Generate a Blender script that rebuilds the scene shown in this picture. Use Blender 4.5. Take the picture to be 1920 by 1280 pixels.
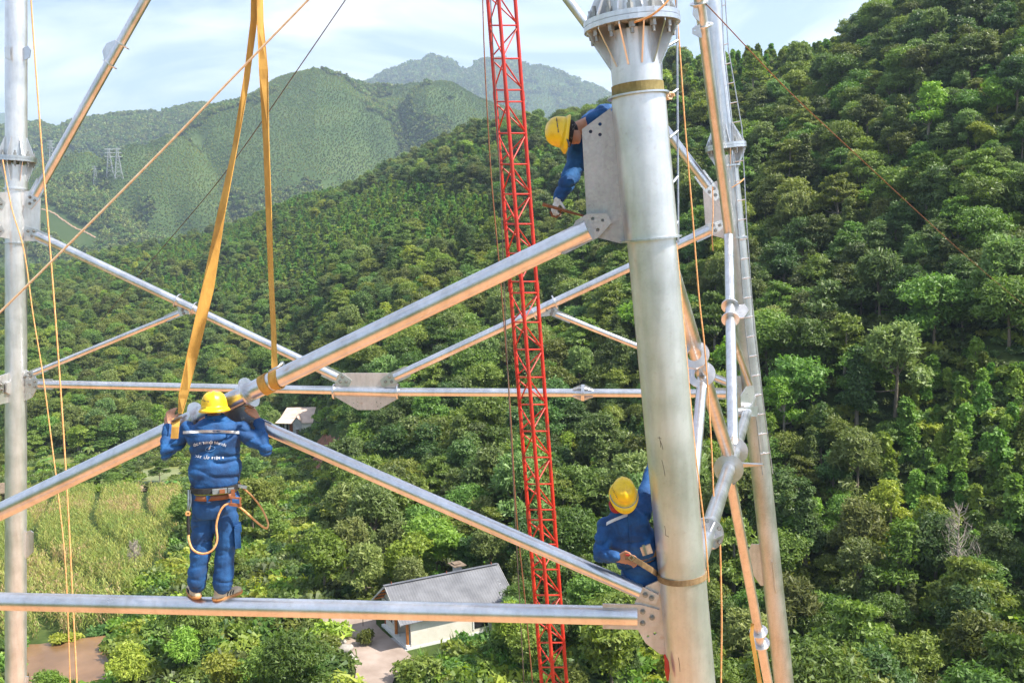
import bpy, bmesh, math, random
import numpy as np
from mathutils import Vector, Matrix

random.seed(7)
RNG = np.random.default_rng(11)
for o in list(bpy.data.objects):
    bpy.data.objects.remove(o)
scene = bpy.context.scene
COL = scene.collection

# ------------------------------------------------------------------ camera
FPX = 1844.0                       # focal length in pixels of the 1920 px wide photograph
PITCH, ROLL = math.radians(5.7), math.radians(1.5)
CAM = Vector((0.0, 0.0, 30.0))     # thirty metres up the tower
c_f = Vector((0, math.cos(PITCH), -math.sin(PITCH)))
_r0 = Vector((1, 0, 0)); _u0 = Vector((0, math.sin(PITCH), math.cos(PITCH)))
c_u = _u0 * math.cos(ROLL) + _r0 * math.sin(ROLL)
c_r = _r0 * math.cos(ROLL) - _u0 * math.sin(ROLL)
cam_d = bpy.data.cameras.new('camera')
cam_d.sensor_width = 36.0; cam_d.lens = 36.0 * FPX / 1920.0
cam_d.clip_start = 0.1; cam_d.clip_end = 20000
cam = bpy.data.objects.new('camera', cam_d); COL.objects.link(cam)
m = Matrix((c_r, c_u, -c_f)).transposed().to_4x4(); m.translation = CAM
cam.matrix_world = m
scene.camera = cam

# ------------------------------------------------------------------ sky and sun
SUN_EL, SUN_AZ = math.radians(52), math.radians(103)     # azimuth clockwise from the viewing direction (+Y)
world = bpy.data.worlds.new('World'); scene.world = world; world.use_nodes = True
nt = world.node_tree; nt.nodes.clear()
sky = nt.nodes.new('ShaderNodeTexSky'); sky.sky_type = 'NISHITA'; sky.sun_disc = False
sky.sun_elevation = SUN_EL; sky.sun_rotation = SUN_AZ; sky.altitude = 400
sky.air_density = 1.0; sky.dust_density = 1.2; sky.ozone_density = 1.2
tc = nt.nodes.new('ShaderNodeTexCoord')
mp = nt.nodes.new('ShaderNodeMapping'); mp.inputs['Scale'].default_value = (1.6, 1.6, 6.0)
ns = nt.nodes.new('ShaderNodeTexNoise'); ns.inputs['Scale'].default_value = 2.1; ns.inputs['Detail'].default_value = 7
ns.inputs['Roughness'].default_value = 0.55; ns.inputs['Distortion'].default_value = 0.6
rp = nt.nodes.new('ShaderNodeValToRGB'); rp.color_ramp.elements[0].position = 0.45; rp.color_ramp.elements[1].position = 0.68
rp.color_ramp.elements[0].color = (0.10, 0.10, 0.10, 1); rp.color_ramp.elements[1].color = (0.75, 0.75, 0.75, 1)
mx = nt.nodes.new('ShaderNodeMix'); mx.data_type = 'RGBA'
mx.inputs['B'].default_value = (9.5, 9.7, 10.8, 1)          # thin white cloud, in the sky's own units
bg = nt.nodes.new('ShaderNodeBackground'); bg.inputs['Strength'].default_value = 0.096
wo = nt.nodes.new('ShaderNodeOutputWorld')
nt.links.new(tc.outputs['Generated'], mp.inputs['Vector']); nt.links.new(mp.outputs[0], ns.inputs['Vector'])
nt.links.new(ns.outputs['Fac'], rp.inputs['Fac']); nt.links.new(rp.outputs['Color'], mx.inputs['Factor'])
nt.links.new(sky.outputs[0], mx.inputs['A']); nt.links.new(mx.outputs['Result'], bg.inputs['Color'])
nt.links.new(bg.outputs[0], wo.inputs['Surface'])

sun_d = bpy.data.lights.new('sun', 'SUN'); sun_d.energy = 5.0; sun_d.angle = math.radians(0.55); sun_d.color = (1.0, 0.94, 0.85)
sun = bpy.data.objects.new('sun', sun_d); COL.objects.link(sun)
SUN_DIR = Vector((math.sin(SUN_AZ) * math.cos(SUN_EL), math.cos(SUN_AZ) * math.cos(SUN_EL), math.sin(SUN_EL)))
sun.rotation_euler = SUN_DIR.to_track_quat('Z', 'Y').to_euler()
sun.location = (60, -20, 120)

vs = scene.view_settings
vs.view_transform = 'Standard'; vs.look = 'None'; vs.exposure = 1.15; vs.gamma = 1.0; vs.use_curve_mapping = False
cy = scene.cycles
cy.use_denoising = True
try:
    cy.denoiser = 'OPENIMAGEDENOISE'; cy.denoising_prefilter = 'ACCURATE'; cy.denoising_input_passes = 'RGB_ALBEDO_NORMAL'
except Exception: pass
cy.max_bounces = 5; cy.diffuse_bounces = 3; cy.glossy_bounces = 3; cy.transmission_bounces = 4; cy.transparent_max_bounces = 8
cy.volume_bounces = 0; cy.use_adaptive_sampling = True; cy.adaptive_threshold = 0.02
cy.sample_clamp_indirect = 6.0

# ------------------------------------------------------------------ helpers
def P(u, v, d):
    """point seen at photograph pixel (u, v), d metres along the viewing axis"""
    return CAM + d * (c_f + c_r * ((u - 960) / FPX) - c_u * ((v - 640) / FPX))
def ray(u, v):
    return (c_f + c_r * ((u - 960) / FPX) - c_u * ((v - 640) / FPX)).normalized()
def project(p):
    q = Vector(p) - CAM; d = q.dot(c_f)
    return 960 + FPX * q.dot(c_r) / d, 640 - FPX * q.dot(c_u) / d, d
def on_plane(u, v, plane):
    p0, n = plane; w = ray(u, v)
    return CAM + w * ((p0 - CAM).dot(n) / w.dot(n))

def tag(o, label=None, cat=None, group=None, kind=None):
    if label: o['label'] = label
    if cat: o['category'] = cat
    if group: o['group'] = group
    if kind: o['kind'] = kind
    return o
def empty(name, loc=(0, 0, 0), label=None, cat=None, group=None, rz=0.0):
    o = bpy.data.objects.new(name, None); COL.objects.link(o); o.location = loc; o.rotation_euler = (0, 0, rz)
    o.empty_display_size = 0.2
    return tag(o, label, cat, group)
def link(name, me, mat=None, parent=None):
    if mat is not None and not me.materials: me.materials.append(mat)
    o = bpy.data.objects.new(name, me); COL.objects.link(o)
    if parent is not None:
        o.parent = parent
    return o
def root_of(o):
    """world matrix of a parent chain made only of translations and z-turns"""
    mt = Matrix.Identity(4); chain = []
    while o is not None: chain.append(o); o = o.parent
    for c in reversed(chain): mt = mt @ c.matrix_basis
    return mt
class MB:
    """collects shapes in world (or local) coordinates, then links them as one mesh"""
    def __init__(s): s.v = []; s.f = []; s.sm = []
    def add(s, vs_, fs_, smooth=False):
        b = len(s.v); s.v += [tuple(x) for x in vs_]
        for f in fs_: s.f.append(tuple(b + i for i in f)); s.sm.append(smooth)
        return s
    def box(s, c, sx, sy, sz, ax=None):
        c = Vector(c); ax = ax or (Vector((1, 0, 0)), Vector((0, 1, 0)), Vector((0, 0, 1)))
        vs_ = [c + ax[0] * (i * sx / 2) + ax[1] * (j * sy / 2) + ax[2] * (k * sz / 2) for i in (-1, 1) for j in (-1, 1) for k in (-1, 1)]
        return s.add(vs_, [(0, 1, 3, 2), (4, 6, 7, 5), (0, 4, 5, 1), (2, 3, 7, 6), (0, 2, 6, 4), (1, 5, 7, 3)])
    def tube(s, p0, p1, r0, r1=None, n=24, cap=True, inner=None):
        p0, p1 = Vector(p0), Vector(p1); r1 = r0 if r1 is None else r1
        a, b, _ = frame(p1 - p0); vs_ = []
        for p, r in ((p0, r0), (p1, r1)):
            vs_ += [p + a * (r * math.cos(2 * math.pi * i / n)) + b * (r * math.sin(2 * math.pi * i / n)) for i in range(n)]
        s.add(vs_, [(i, (i + 1) % n, n + (i + 1) % n, n + i) for i in range(n)], True)
        if cap: s.add(vs_, [tuple(reversed(range(n))), tuple(range(n, 2 * n))])
        return s
    def ring(s, c, axis, r_in, r_out, h, n=36):
        """flat washer-shaped ring of height h along axis, centred on c"""
        c = Vector(c); a, b, w = frame(axis); vs_ = []
        for z in (-h / 2, h / 2):
            for r in (r_in, r_out):
                vs_ += [c + w * z + a * (r * math.cos(2 * math.pi * i / n)) + b * (r * math.sin(2 * math.pi * i / n)) for i in range(n)]
        fs_ = []
        for i in range(n):
            j = (i + 1) % n
            fs_ += [(i, n + i, n + j, j), (2 * n + i, 2 * n + j, 3 * n + j, 3 * n + i), (n + i, 3 * n + i, 3 * n + j, n + j), (i, j, 2 * n + j, 2 * n + i)]
        return s.add(vs_, fs_)
    def path(s, pts, r, n=8, cap=True, radii=None):
        pts = [Vector(p) for p in pts]; k = len(pts); vs_ = []; a = None
        for i, p in enumerate(pts):
            t = (pts[min(i + 1, k - 1)] - pts[max(i - 1, 0)]).normalized()
            if a is None: a, b, _ = frame(t)
            else:
                a = (a - t * a.dot(t)).normalized(); b = t.cross(a)
            rr = radii[i] if radii else r
            vs_ += [p + a * (rr * math.cos(2 * math.pi * j / n)) + b * (rr * math.sin(2 * math.pi * j / n)) for j in range(n)]
        fs_ = [(i * n + j, i * n + (j + 1) % n, (i + 1) * n + (j + 1) % n, (i + 1) * n + j) for i in range(k - 1) for j in range(n)]
        s.add(vs_, fs_, True)
        if cap: s.add(vs_, [tuple(reversed(range(n))), tuple(range((k - 1) * n, k * n))])
        return s
    def ribbon(s, pts, wides, thick, nrm):
        """flat strap along pts; wides = half-width vectors, nrm = thickness direction(s)"""
        k = len(pts); vs_ = []
        for i in range(k):
            p = Vector(pts[i]); w = Vector(wides[i]); q = (Vector(nrm[i]) if isinstance(nrm, list) else Vector(nrm)).normalized() * thick / 2
            vs_ += [p - w - q, p + w - q, p + w + q, p - w + q]
        fs_ = [(i * 4 + j, i * 4 + (j + 1) % 4, i * 4 + 4 + (j + 1) % 4, i * 4 + 4 + j) for i in range(k - 1) for j in range(4)]
        fs_ += [(3, 2, 1, 0), tuple(range(4 * k - 4, 4 * k))]
        return s.add(vs_, fs_)
    def plate(s, pts, nrm, t, holes=()):
        """flat plate from an outline, thickness t centred on the outline's plane; round holes punched through"""
        nrm = Vector(nrm).normalized(); pts = [Vector(p) for p in pts]; n = len(pts)
        if not holes:
            vs_ = [p - nrm * t / 2 for p in pts] + [p + nrm * t / 2 for p in pts]
            return s.add(vs_, [tuple(reversed(range(n))), tuple(range(n, 2 * n))] + [(i, (i + 1) % n, n + (i + 1) % n, n + i) for i in range(n)])
        a, b, _ = frame(nrm); o = pts[0]; loops = [[((p - o).dot(a), (p - o).dot(b)) for p in pts]]
        for c, r in holes:
            cx, cy_ = (Vector(c) - o).dot(a), (Vector(c) - o).dot(b)
            loops.append([(cx + r * math.cos(2 * math.pi * i / 12), cy_ + r * math.sin(2 * math.pi * i / 12)) for i in range(12)])
        from mathutils.geometry import delaunay_2d_cdt
        v2 = []; ed = []; fc = []
        for L in loops:
            st = len(v2); v2 += [Vector(x) for x in L]; ed += [(st + i, st + (i + 1) % len(L)) for i in range(len(L))]
        vo, eo, fo, _1, _2, _3 = delaunay_2d_cdt(v2, ed, [], 1, 1e-5)
        keep = []
        for f in fo:
            cx = sum(vo[i].x for i in f) / len(f); cy_ = sum(vo[i].y for i in f) / len(f)
            if any((cx - sum(q[0] for q in L) / 12) ** 2 + (cy_ - sum(q[1] for q in L) / 12) ** 2 < (h[1] * 0.97) ** 2 for L, h in zip(loops[1:], holes)): continue
            inside = False; L = loops[0]
            for i in range(len(L)):
                (x1, y1), (x2, y2) = L[i], L[i - 1]
                if (y1 > cy_) != (y2 > cy_) and cx < (x2 - x1) * (cy_ - y1) / (y2 - y1) + x1: inside = not inside
            if inside: keep.append(f)
        base = [o + a * q.x + b * q.y for q in vo]; k = len(base)
        vs_ = [p - nrm * t / 2 for p in base] + [p + nrm * t / 2 for p in base]
        fs_ = [tuple(reversed(f)) for f in keep] + [tuple(k + i for i in f) for f in keep]
        cnt = {}
        for f in keep:
            for i in range(len(f)):
                e = (f[i], f[(i + 1) % len(f)]); cnt[e] = 1
        fs_ += [(e[0], e[1], k + e[1], k + e[0]) for e in cnt if (e[1], e[0]) not in cnt]
        return s.add(vs_, fs_)
    def mesh(s, name, mat=None):
        me = bpy.data.meshes.new(name); me.from_pydata(s.v, [], s.f)
        me.polygons.foreach_set('use_smooth', s.sm)
        if mat is not None: me.materials.append(mat)
        me.update(); return me
    def build(s, name, mat, parent=None, world=True):
        me = s.mesh(name, mat); o = link(name, me, None, parent)
        if parent is not None and world:
            me.transform(root_of(parent).inverted())
        return o
def frame(axis):
    w = Vector(axis).normalized(); h = Vector((0, 0, 1)) if abs(w.z) < 0.9 else Vector((1, 0, 0))
    a = h.cross(w).normalized(); return a, w.cross(a), w
def lerp(a, b, t): return a + (b - a) * t
# ------------------------------------------------------------------ materials
def new_mat(name):
    mt = bpy.data.materials.new(name); mt.use_nodes = True; n = mt.node_tree
    b = n.nodes['Principled BSDF']; return mt, n, b
def noise_mat(name, c1, c2, scale=8.0, rough=0.6, metal=0.0, detail=5.0, bump=0.0, lo=0.35, hi=0.65, coord='Object', stretch=None, spec=None, rvar=0.0, c3=None, obj_var=0.0):
    mt, n, b = new_mat(name); t = n.nodes.new('ShaderNodeTexCoord'); z = n.nodes.new('ShaderNodeTexNoise')
    z.inputs['Scale'].default_value = scale; z.inputs['Detail'].default_value = detail; z.inputs['Roughness'].default_value = 0.6
    src = t.outputs[coord]
    if stretch:
        mp_ = n.nodes.new('ShaderNodeMapping'); mp_.inputs['Scale'].default_value = stretch
        n.links.new(src, mp_.inputs['Vector']); src = mp_.outputs[0]
    n.links.new(src, z.inputs['Vector'])
    r = n.nodes.new('ShaderNodeValToRGB'); e = r.color_ramp.elements
    e[0].position = lo; e[1].position = hi; e[0].color = (*c1, 1); e[1].color = (*c2, 1)
    if c3: x = e.new((lo + hi) / 2); x.color = (*c3, 1)
    n.links.new(z.outputs['Fac'], r.inputs['Fac']); out = r.outputs['Color']
    if obj_var:
        oi = n.nodes.new('ShaderNodeObjectInfo'); hs = n.nodes.new('ShaderNodeHueSaturation')
        mr = n.nodes.new('ShaderNodeMapRange'); mr.inputs['To Min'].default_value = 1 - obj_var; mr.inputs['To Max'].default_value = 1 + obj_var
        n.links.new(oi.outputs['Random'], mr.inputs['Value']); n.links.new(mr.outputs[0], hs.inputs['Value']); n.links.new(out, hs.inputs['Color']); out = hs.outputs[0]
    n.links.new(out, b.inputs['Base Color'])
    b.inputs['Roughness'].default_value = rough; b.inputs['Metallic'].default_value = metal
    if spec is not None: b.inputs['Specular IOR Level'].default_value = spec
    if rvar:
        mr = n.nodes.new('ShaderNodeMapRange'); mr.inputs['To Min'].default_value = rough - rvar; mr.inputs['To Max'].default_value = rough + rvar
        n.links.new(z.outputs['Fac'], mr.inputs['Value']); n.links.new(mr.outputs[0], b.inputs['Roughness'])
    if bump:
        bp = n.nodes.new('ShaderNodeBump'); bp.inputs['Strength'].default_value = bump; bp.inputs['Distance'].default_value = 0.02
        n.links.new(z.outputs['Fac'], bp.inputs['Height']); n.links.new(bp.outputs[0], b.inputs['Normal'])
    return mt
def steel_mat(name, base=(0.74, 0.74, 0.75), dark=(0.56, 0.56, 0.56), rough=0.29, rust=0.0, metal=0.95):
    """galvanised steel: crystal spangle, streaks along the length, faint rust and scuffs"""
    mt, n, b = new_mat(name); L = n.links; t = n.nodes.new('ShaderNodeTexCoord')
    vo = n.nodes.new('ShaderNodeTexVoronoi'); vo.inputs['Scale'].default_value = 55
    big = n.nodes.new('ShaderNodeTexNoise'); big.inputs['Scale'].default_value = 2.2; big.inputs['Detail'].default_value = 6; big.inputs['Roughness'].default_value = 0.62
    fine = n.nodes.new('ShaderNodeTexNoise'); fine.inputs['Scale'].default_value = 16; fine.inputs['Detail'].default_value = 5
    for q in (vo, big, fine): L.new(t.outputs['Object'], q.inputs['Vector'])
    r1 = n.nodes.new('ShaderNodeValToRGB'); r1.color_ramp.elements[0].position = 0.33; r1.color_ramp.elements[1].position = 0.62
    r1.color_ramp.elements[0].color = (*dark, 1); r1.color_ramp.elements[1].color = (*base, 1); L.new(big.outputs['Fac'], r1.inputs['Fac'])
    sp = n.nodes.new('ShaderNodeMix'); sp.data_type = 'RGBA'; sp.blend_type = 'OVERLAY'; sp.inputs['Factor'].default_value = 0.10
    L.new(r1.outputs['Color'], sp.inputs['A']); L.new(vo.outputs['Color'], sp.inputs['B'])
    hs = n.nodes.new('ShaderNodeHueSaturation'); hs.inputs['Saturation'].default_value = 0.25; L.new(sp.outputs['Result'], hs.inputs['Color'])
    out = hs.outputs[0]
    sk = n.nodes.new('ShaderNodeTexNoise'); sk.inputs['Scale'].default_value = 3.0; sk.inputs['Detail'].default_value = 8; smp = n.nodes.new('ShaderNodeMapping'); smp.inputs['Scale'].default_value = (5, 5, 0.7)
    L.new(t.outputs['Object'], smp.inputs['Vector']); L.new(smp.outputs[0], sk.inputs['Vector'])
    skr = n.nodes.new('ShaderNodeValToRGB'); skr.color_ramp.elements[0].position = 0.34; skr.color_ramp.elements[1].position = 0.56; skr.color_ramp.elements[0].color = (0.90, 0.895, 0.88, 1); skr.color_ramp.elements[1].color = (1, 1, 1, 1); L.new(sk.outputs['Fac'], skr.inputs['Fac'])
    skm = n.nodes.new('ShaderNodeMix'); skm.data_type = 'RGBA'; skm.blend_type = 'MULTIPLY'; skm.inputs['Factor'].default_value = 1.0; L.new(out, skm.inputs['A']); L.new(skr.outputs['Color'], skm.inputs['B']); out = skm.outputs['Result']
    sc_ = n.nodes.new('ShaderNodeValToRGB'); sc_.color_ramp.elements[0].position = 0.63; sc_.color_ramp.elements[1].position = 0.80
    sc_.color_ramp.elements[0].color = (0, 0, 0, 1); sc_.color_ramp.elements[1].color = (0.30 + rust * 2, 0.30 + rust * 2, 0.30 + rust * 2, 1); L.new(fine.outputs['Fac'], sc_.inputs['Fac'])
    m2 = n.nodes.new('ShaderNodeMix'); m2.data_type = 'RGBA'; m2.inputs['B'].default_value = (0.42, 0.33, 0.26, 1) if not rust else (0.42, 0.24, 0.13, 1)
    L.new(sc_.outputs['Color'], m2.inputs['Factor']); L.new(out, m2.inputs['A']); L.new(m2.outputs['Result'], b.inputs['Base Color'])
    mr = n.nodes.new('ShaderNodeMapRange'); mr.inputs['To Min'].default_value = rough - 0.10; mr.inputs['To Max'].default_value = rough + 0.16
    L.new(big.outputs['Fac'], mr.inputs['Value']); L.new(mr.outputs[0], b.inputs['Roughness'])
    b.inputs['Metallic'].default_value = metal
    bp = n.nodes.new('ShaderNodeBump'); bp.inputs['Strength'].default_value = 0.06; bp.inputs['Distance'].default_value = 0.01
    L.new(fine.outputs['Fac'], bp.inputs['Height']); L.new(bp.outputs[0], b.inputs['Normal'])
    return mt
def leaf_mat(name, c1, c2, c3, trans=0.35, rough=0.5, hue=0.035, val=0.38, plots=0.0):
    """foliage: three greens mixed by a noise through the crown, each tree with a tint of its own, light passing through"""
    mt, n, b = new_mat(name); L = n.links; out = n.nodes['Material Output']
    t = n.nodes.new('ShaderNodeTexCoord'); z = n.nodes.new('ShaderNodeTexNoise'); z.inputs['Scale'].default_value = 1.3; z.inputs['Detail'].default_value = 6; z.inputs['Roughness'].default_value = 0.75
    L.new(t.outputs['Object'], z.inputs['Vector'])
    r = n.nodes.new('ShaderNodeValToRGB'); e = r.color_ramp.elements; e[0].position = 0.30; e[1].position = 0.70
    e[0].color = (*c1, 1); e[1].color = (*c3, 1); x = e.new(0.5); x.color = (*c2, 1); L.new(z.outputs['Fac'], r.inputs['Fac'])
    oi = n.nodes.new('ShaderNodeObjectInfo'); hs = n.nodes.new('ShaderNodeHueSaturation')
    mr = n.nodes.new('ShaderNodeMapRange'); mr.inputs['To Min'].default_value = 1 - val; mr.inputs['To Max'].default_value = 1 + val
    m2 = n.nodes.new('ShaderNodeMath'); m2.operation = 'MULTIPLY'; m2.inputs[1].default_value = 7.31
    m3 = n.nodes.new('ShaderNodeMath'); m3.operation = 'FRACT'
    mh = n.nodes.new('ShaderNodeMapRange'); mh.inputs['To Min'].default_value = 0.5 - hue; mh.inputs['To Max'].default_value = 0.5 + hue
    L.new(oi.outputs['Random'], mr.inputs['Value']); L.new(oi.outputs['Random'], m2.inputs[0]); L.new(m2.outputs[0], m3.inputs[0]); L.new(m3.outputs[0], mh.inputs['Value'])
    L.new(mr.outputs[0], hs.inputs['Value']); L.new(mh.outputs[0], hs.inputs['Hue']); L.new(r.outputs['Color'], hs.inputs['Color'])
    if plots:                                     # plantations of different age side by side
        g = n.nodes.new('ShaderNodeNewGeometry'); pz = n.nodes.new('ShaderNodeTexNoise'); pz.inputs['Scale'].default_value = plots; pz.inputs['Detail'].default_value = 5; L.new(g.outputs['Position'], pz.inputs['Vector'])
        pr_ = n.nodes.new('ShaderNodeValToRGB'); pe = pr_.color_ramp.elements; pe[0].position = 0.40; pe[1].position = 0.62; pe[0].color = (0.52, 0.62, 0.62, 1); pe[1].color = (1.18, 1.12, 0.95, 1); L.new(pz.outputs['Fac'], pr_.inputs['Fac'])
        pm = n.nodes.new('ShaderNodeMix'); pm.data_type = 'RGBA'; pm.blend_type = 'MULTIPLY'; pm.inputs['Factor'].default_value = 1.0; L.new(r.outputs['Color'], pm.inputs['A']); L.new(pr_.outputs['Color'], pm.inputs['B']); L.new(pm.outputs['Result'], hs.inputs['Color'])
    L.new(hs.outputs[0], b.inputs['Base Color']); b.inputs['Roughness'].default_value = rough; b.inputs['Specular IOR Level'].default_value = 0.35
    tr = n.nodes.new('ShaderNodeBsdfTranslucent'); mi = n.nodes.new('ShaderNodeMixShader'); mi.inputs[0].default_value = trans
    hs2 = n.nodes.new('ShaderNodeHueSaturation'); hs2.inputs['Saturation'].default_value = 1.1; hs2.inputs['Value'].default_value = 1.25
    L.new(hs.outputs[0], hs2.inputs['Color']); L.new(hs2.outputs[0], tr.inputs['Color'])
    L.new(b.outputs[0], mi.inputs[1]); L.new(tr.outputs[0], mi.inputs[2]); L.new(mi.outputs[0], out.inputs['Surface'])
    return mt
M = {}
M['steel'] = steel_mat('galvanised_steel')
M['steel_leg'] = steel_mat('galvanised_steel_leg', base=(0.84, 0.84, 0.84), dark=(0.66, 0.66, 0.66), rough=0.31, metal=0.80)
M['steel_dull'] = steel_mat('dull_galvanised_plate', base=(0.44, 0.46, 0.42), dark=(0.36, 0.37, 0.33), rough=0.5, metal=0.55)
M['steel_worn'] = steel_mat('weathered_galvanised_tube', base=(0.70, 0.66, 0.60), dark=(0.56, 0.51, 0.44), rough=0.36, rust=0.04)
M['plate_tan'] = steel_mat('painted_soil_reflection_plate', base=(0.70, 0.49, 0.35), dark=(0.58, 0.39, 0.26), rough=0.42, rust=0.1, metal=0.6)  # tan base colour has the soil's orange reflected light painted into it
M['bolt'] = noise_mat('bolt_steel', (0.28, 0.28, 0.27), (0.42, 0.41, 0.38), 30, 0.45, 0.8)
M['red'] = noise_mat('red_paint', (0.26, 0.045, 0.025), (0.56, 0.050, 0.026), 5, 0.42, 0.0, c3=(0.50, 0.024, 0.012), lo=0.30, hi=0.72, bump=0.1)
M['strap'] = noise_mat('yellow_webbing', (0.40, 0.20, 0.035), (0.66, 0.37, 0.075), 9, 0.75, bump=0.3, stretch=(1, 1, 0.3))
M['rope_orange'] = noise_mat('orange_rope', (0.62, 0.27, 0.08), (0.80, 0.45, 0.20), 40, 0.85)
M['rope_pale'] = noise_mat('pale_rope', (0.66, 0.45, 0.26), (0.80, 0.62, 0.42), 30, 0.85)
M['wire_dark'] = noise_mat('dark_wire', (0.10, 0.085, 0.08), (0.18, 0.14, 0.11), 20, 0.5, 0.5)
M['wire_rust'] = noise_mat('rusty_wire', (0.19, 0.075, 0.038), (0.30, 0.13, 0.06), 15, 0.7, 0.3)
M['wire_steel'] = noise_mat('steel_wire', (0.35, 0.37, 0.40), (0.5, 0.52, 0.55), 15, 0.4, 0.8)
M['band'] = noise_mat('olive_webbing_band', (0.19, 0.145, 0.045), (0.27, 0.21, 0.075), 20, 0.8, bump=0.2)
M['band_brown'] = noise_mat('brown_webbing', (0.20, 0.13, 0.06), (0.30, 0.21, 0.10), 20, 0.75, bump=0.2)
M['skin'] = noise_mat('skin', (0.36, 0.16, 0.085), (0.45, 0.22, 0.125), 9, 0.55)
M['hair'] = noise_mat('hair', (0.012, 0.010, 0.009), (0.03, 0.025, 0.02), 40, 0.5)
M['blue'] = noise_mat('blue_workwear', (0.007, 0.042, 0.132), (0.015, 0.105, 0.29), 7, 0.8, detail=9, bump=0.9, c3=(0.009, 0.068, 0.205))
M['blue_dirty'] = noise_mat('blue_trousers', (0.020, 0.038, 0.075), (0.013, 0.088, 0.25), 5, 0.8, detail=9, bump=0.9, c3=(0.009, 0.058, 0.175), lo=0.30, hi=0.60)
M['helmet'] = noise_mat('yellow_helmet', (0.58, 0.33, 0.012), (0.84, 0.54, 0.012), 11, 0.36, lo=0.25, hi=0.5)
M['helmet_dark'] = noise_mat('dark_helmet_strap', (0.03, 0.03, 0.035), (0.12, 0.12, 0.13), 25, 0.7)
M['scarf'] = noise_mat('patterned_dark_cloth', (0.02, 0.02, 0.022), (0.30, 0.29, 0.28), 28, 0.9, lo=0.55, hi=0.68)
M['white_tape'] = noise_mat('reflective_tape', (0.50, 0.50, 0.50), (0.64, 0.64, 0.63), 20, 0.5)
M['print'] = noise_mat('white_print', (0.62, 0.66, 0.72), (0.75, 0.77, 0.80), 30, 0.7)
M['leather'] = noise_mat('brown_leather_belt', (0.20, 0.065, 0.025), (0.32, 0.12, 0.05), 12, 0.6)
M['glove'] = noise_mat('white_glove', (0.48, 0.42, 0.36), (0.70, 0.66, 0.60), 14, 0.9)
M['shoe'] = noise_mat('tan_canvas_shoe', (0.42, 0.30, 0.18), (0.60, 0.50, 0.36), 12, 0.8)
M['sole'] = noise_mat('orange_rubber_sole', (0.42, 0.17, 0.05), (0.52, 0.24, 0.08), 12, 0.7)
M['black'] = noise_mat('black_webbing', (0.012, 0.012, 0.014), (0.03, 0.03, 0.03), 20, 0.6)
M['chrome'] = noise_mat('buckle_steel', (0.45, 0.44, 0.42), (0.6, 0.6, 0.58), 20, 0.3, 1.0)
M['rust_tool'] = noise_mat('rusty_tool_iron', (0.16, 0.06, 0.03), (0.30, 0.13, 0.06), 30, 0.7, 0.5)
M['soil'] = noise_mat('orange_soil', (0.42, 0.20, 0.095), (0.55, 0.30, 0.16), 0.3, 0.95, detail=8, bump=0.5)
M['bark'] = noise_mat('bark', (0.10, 0.075, 0.05), (0.24, 0.20, 0.15), 3, 0.9, stretch=(6, 6, 1), bump=0.4)
M['bark_pale'] = noise_mat('pale_bark', (0.24, 0.20, 0.16), (0.40, 0.35, 0.29), 3, 0.9, stretch=(6, 6, 1))
# ------------------------------------------------------------------ terrain: one sheet from under the tower to the far mountains
def vnoise(x, y, seed=0):
    """smooth value noise, numpy arrays"""
    xi, yi = np.floor(x).astype(np.int64), np.floor(y).astype(np.int64); fx, fy = x - xi, y - yi
    def h(a, b):
        q = (a * 374761393 + b * 668265263 + seed * 974634777) & 0x7fffffff
        q = ((q ^ (q >> 13)) * 1274126177) & 0x7fffffff
        return ((q ^ (q >> 16)) & 0xffff) / 65535.0
    sx, sy = fx * fx * (3 - 2 * fx), fy * fy * (3 - 2 * fy)
    return (h(xi, yi) * (1 - sx) + h(xi + 1, yi) * sx) * (1 - sy) + (h(xi, yi + 1) * (1 - sx) + h(xi + 1, yi + 1) * sx) * sy
def fbm(x, y, seed=0, octv=4):
    s = 0; a = 0.5
    for k in range(octv): s = s + a * (vnoise(x * 2 ** k + 17.3 * k, y * 2 ** k - 9.1 * k, seed + k) - 0.5); a *= 0.5
    return s
def az_el(u, v):
    w = ray(u, v); return math.atan2(w.x, w.y), w.z / math.hypot(w.x, w.y)
D2R = math.pi / 180
def layer(seen=None, plain=None):
    """seen: (u, v, r) crest points of the photograph at range r; plain: (azimuth deg, r, z)"""
    rows = []
    for q in seen or []:
        a, t = az_el(q[0], q[1]); rows.append((a, q[2], 30 + q[2] * t))
    for q in plain or []: rows.append((q[0] * D2R, q[1], q[2]))
    rows.sort(); return np.array(rows)
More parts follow.
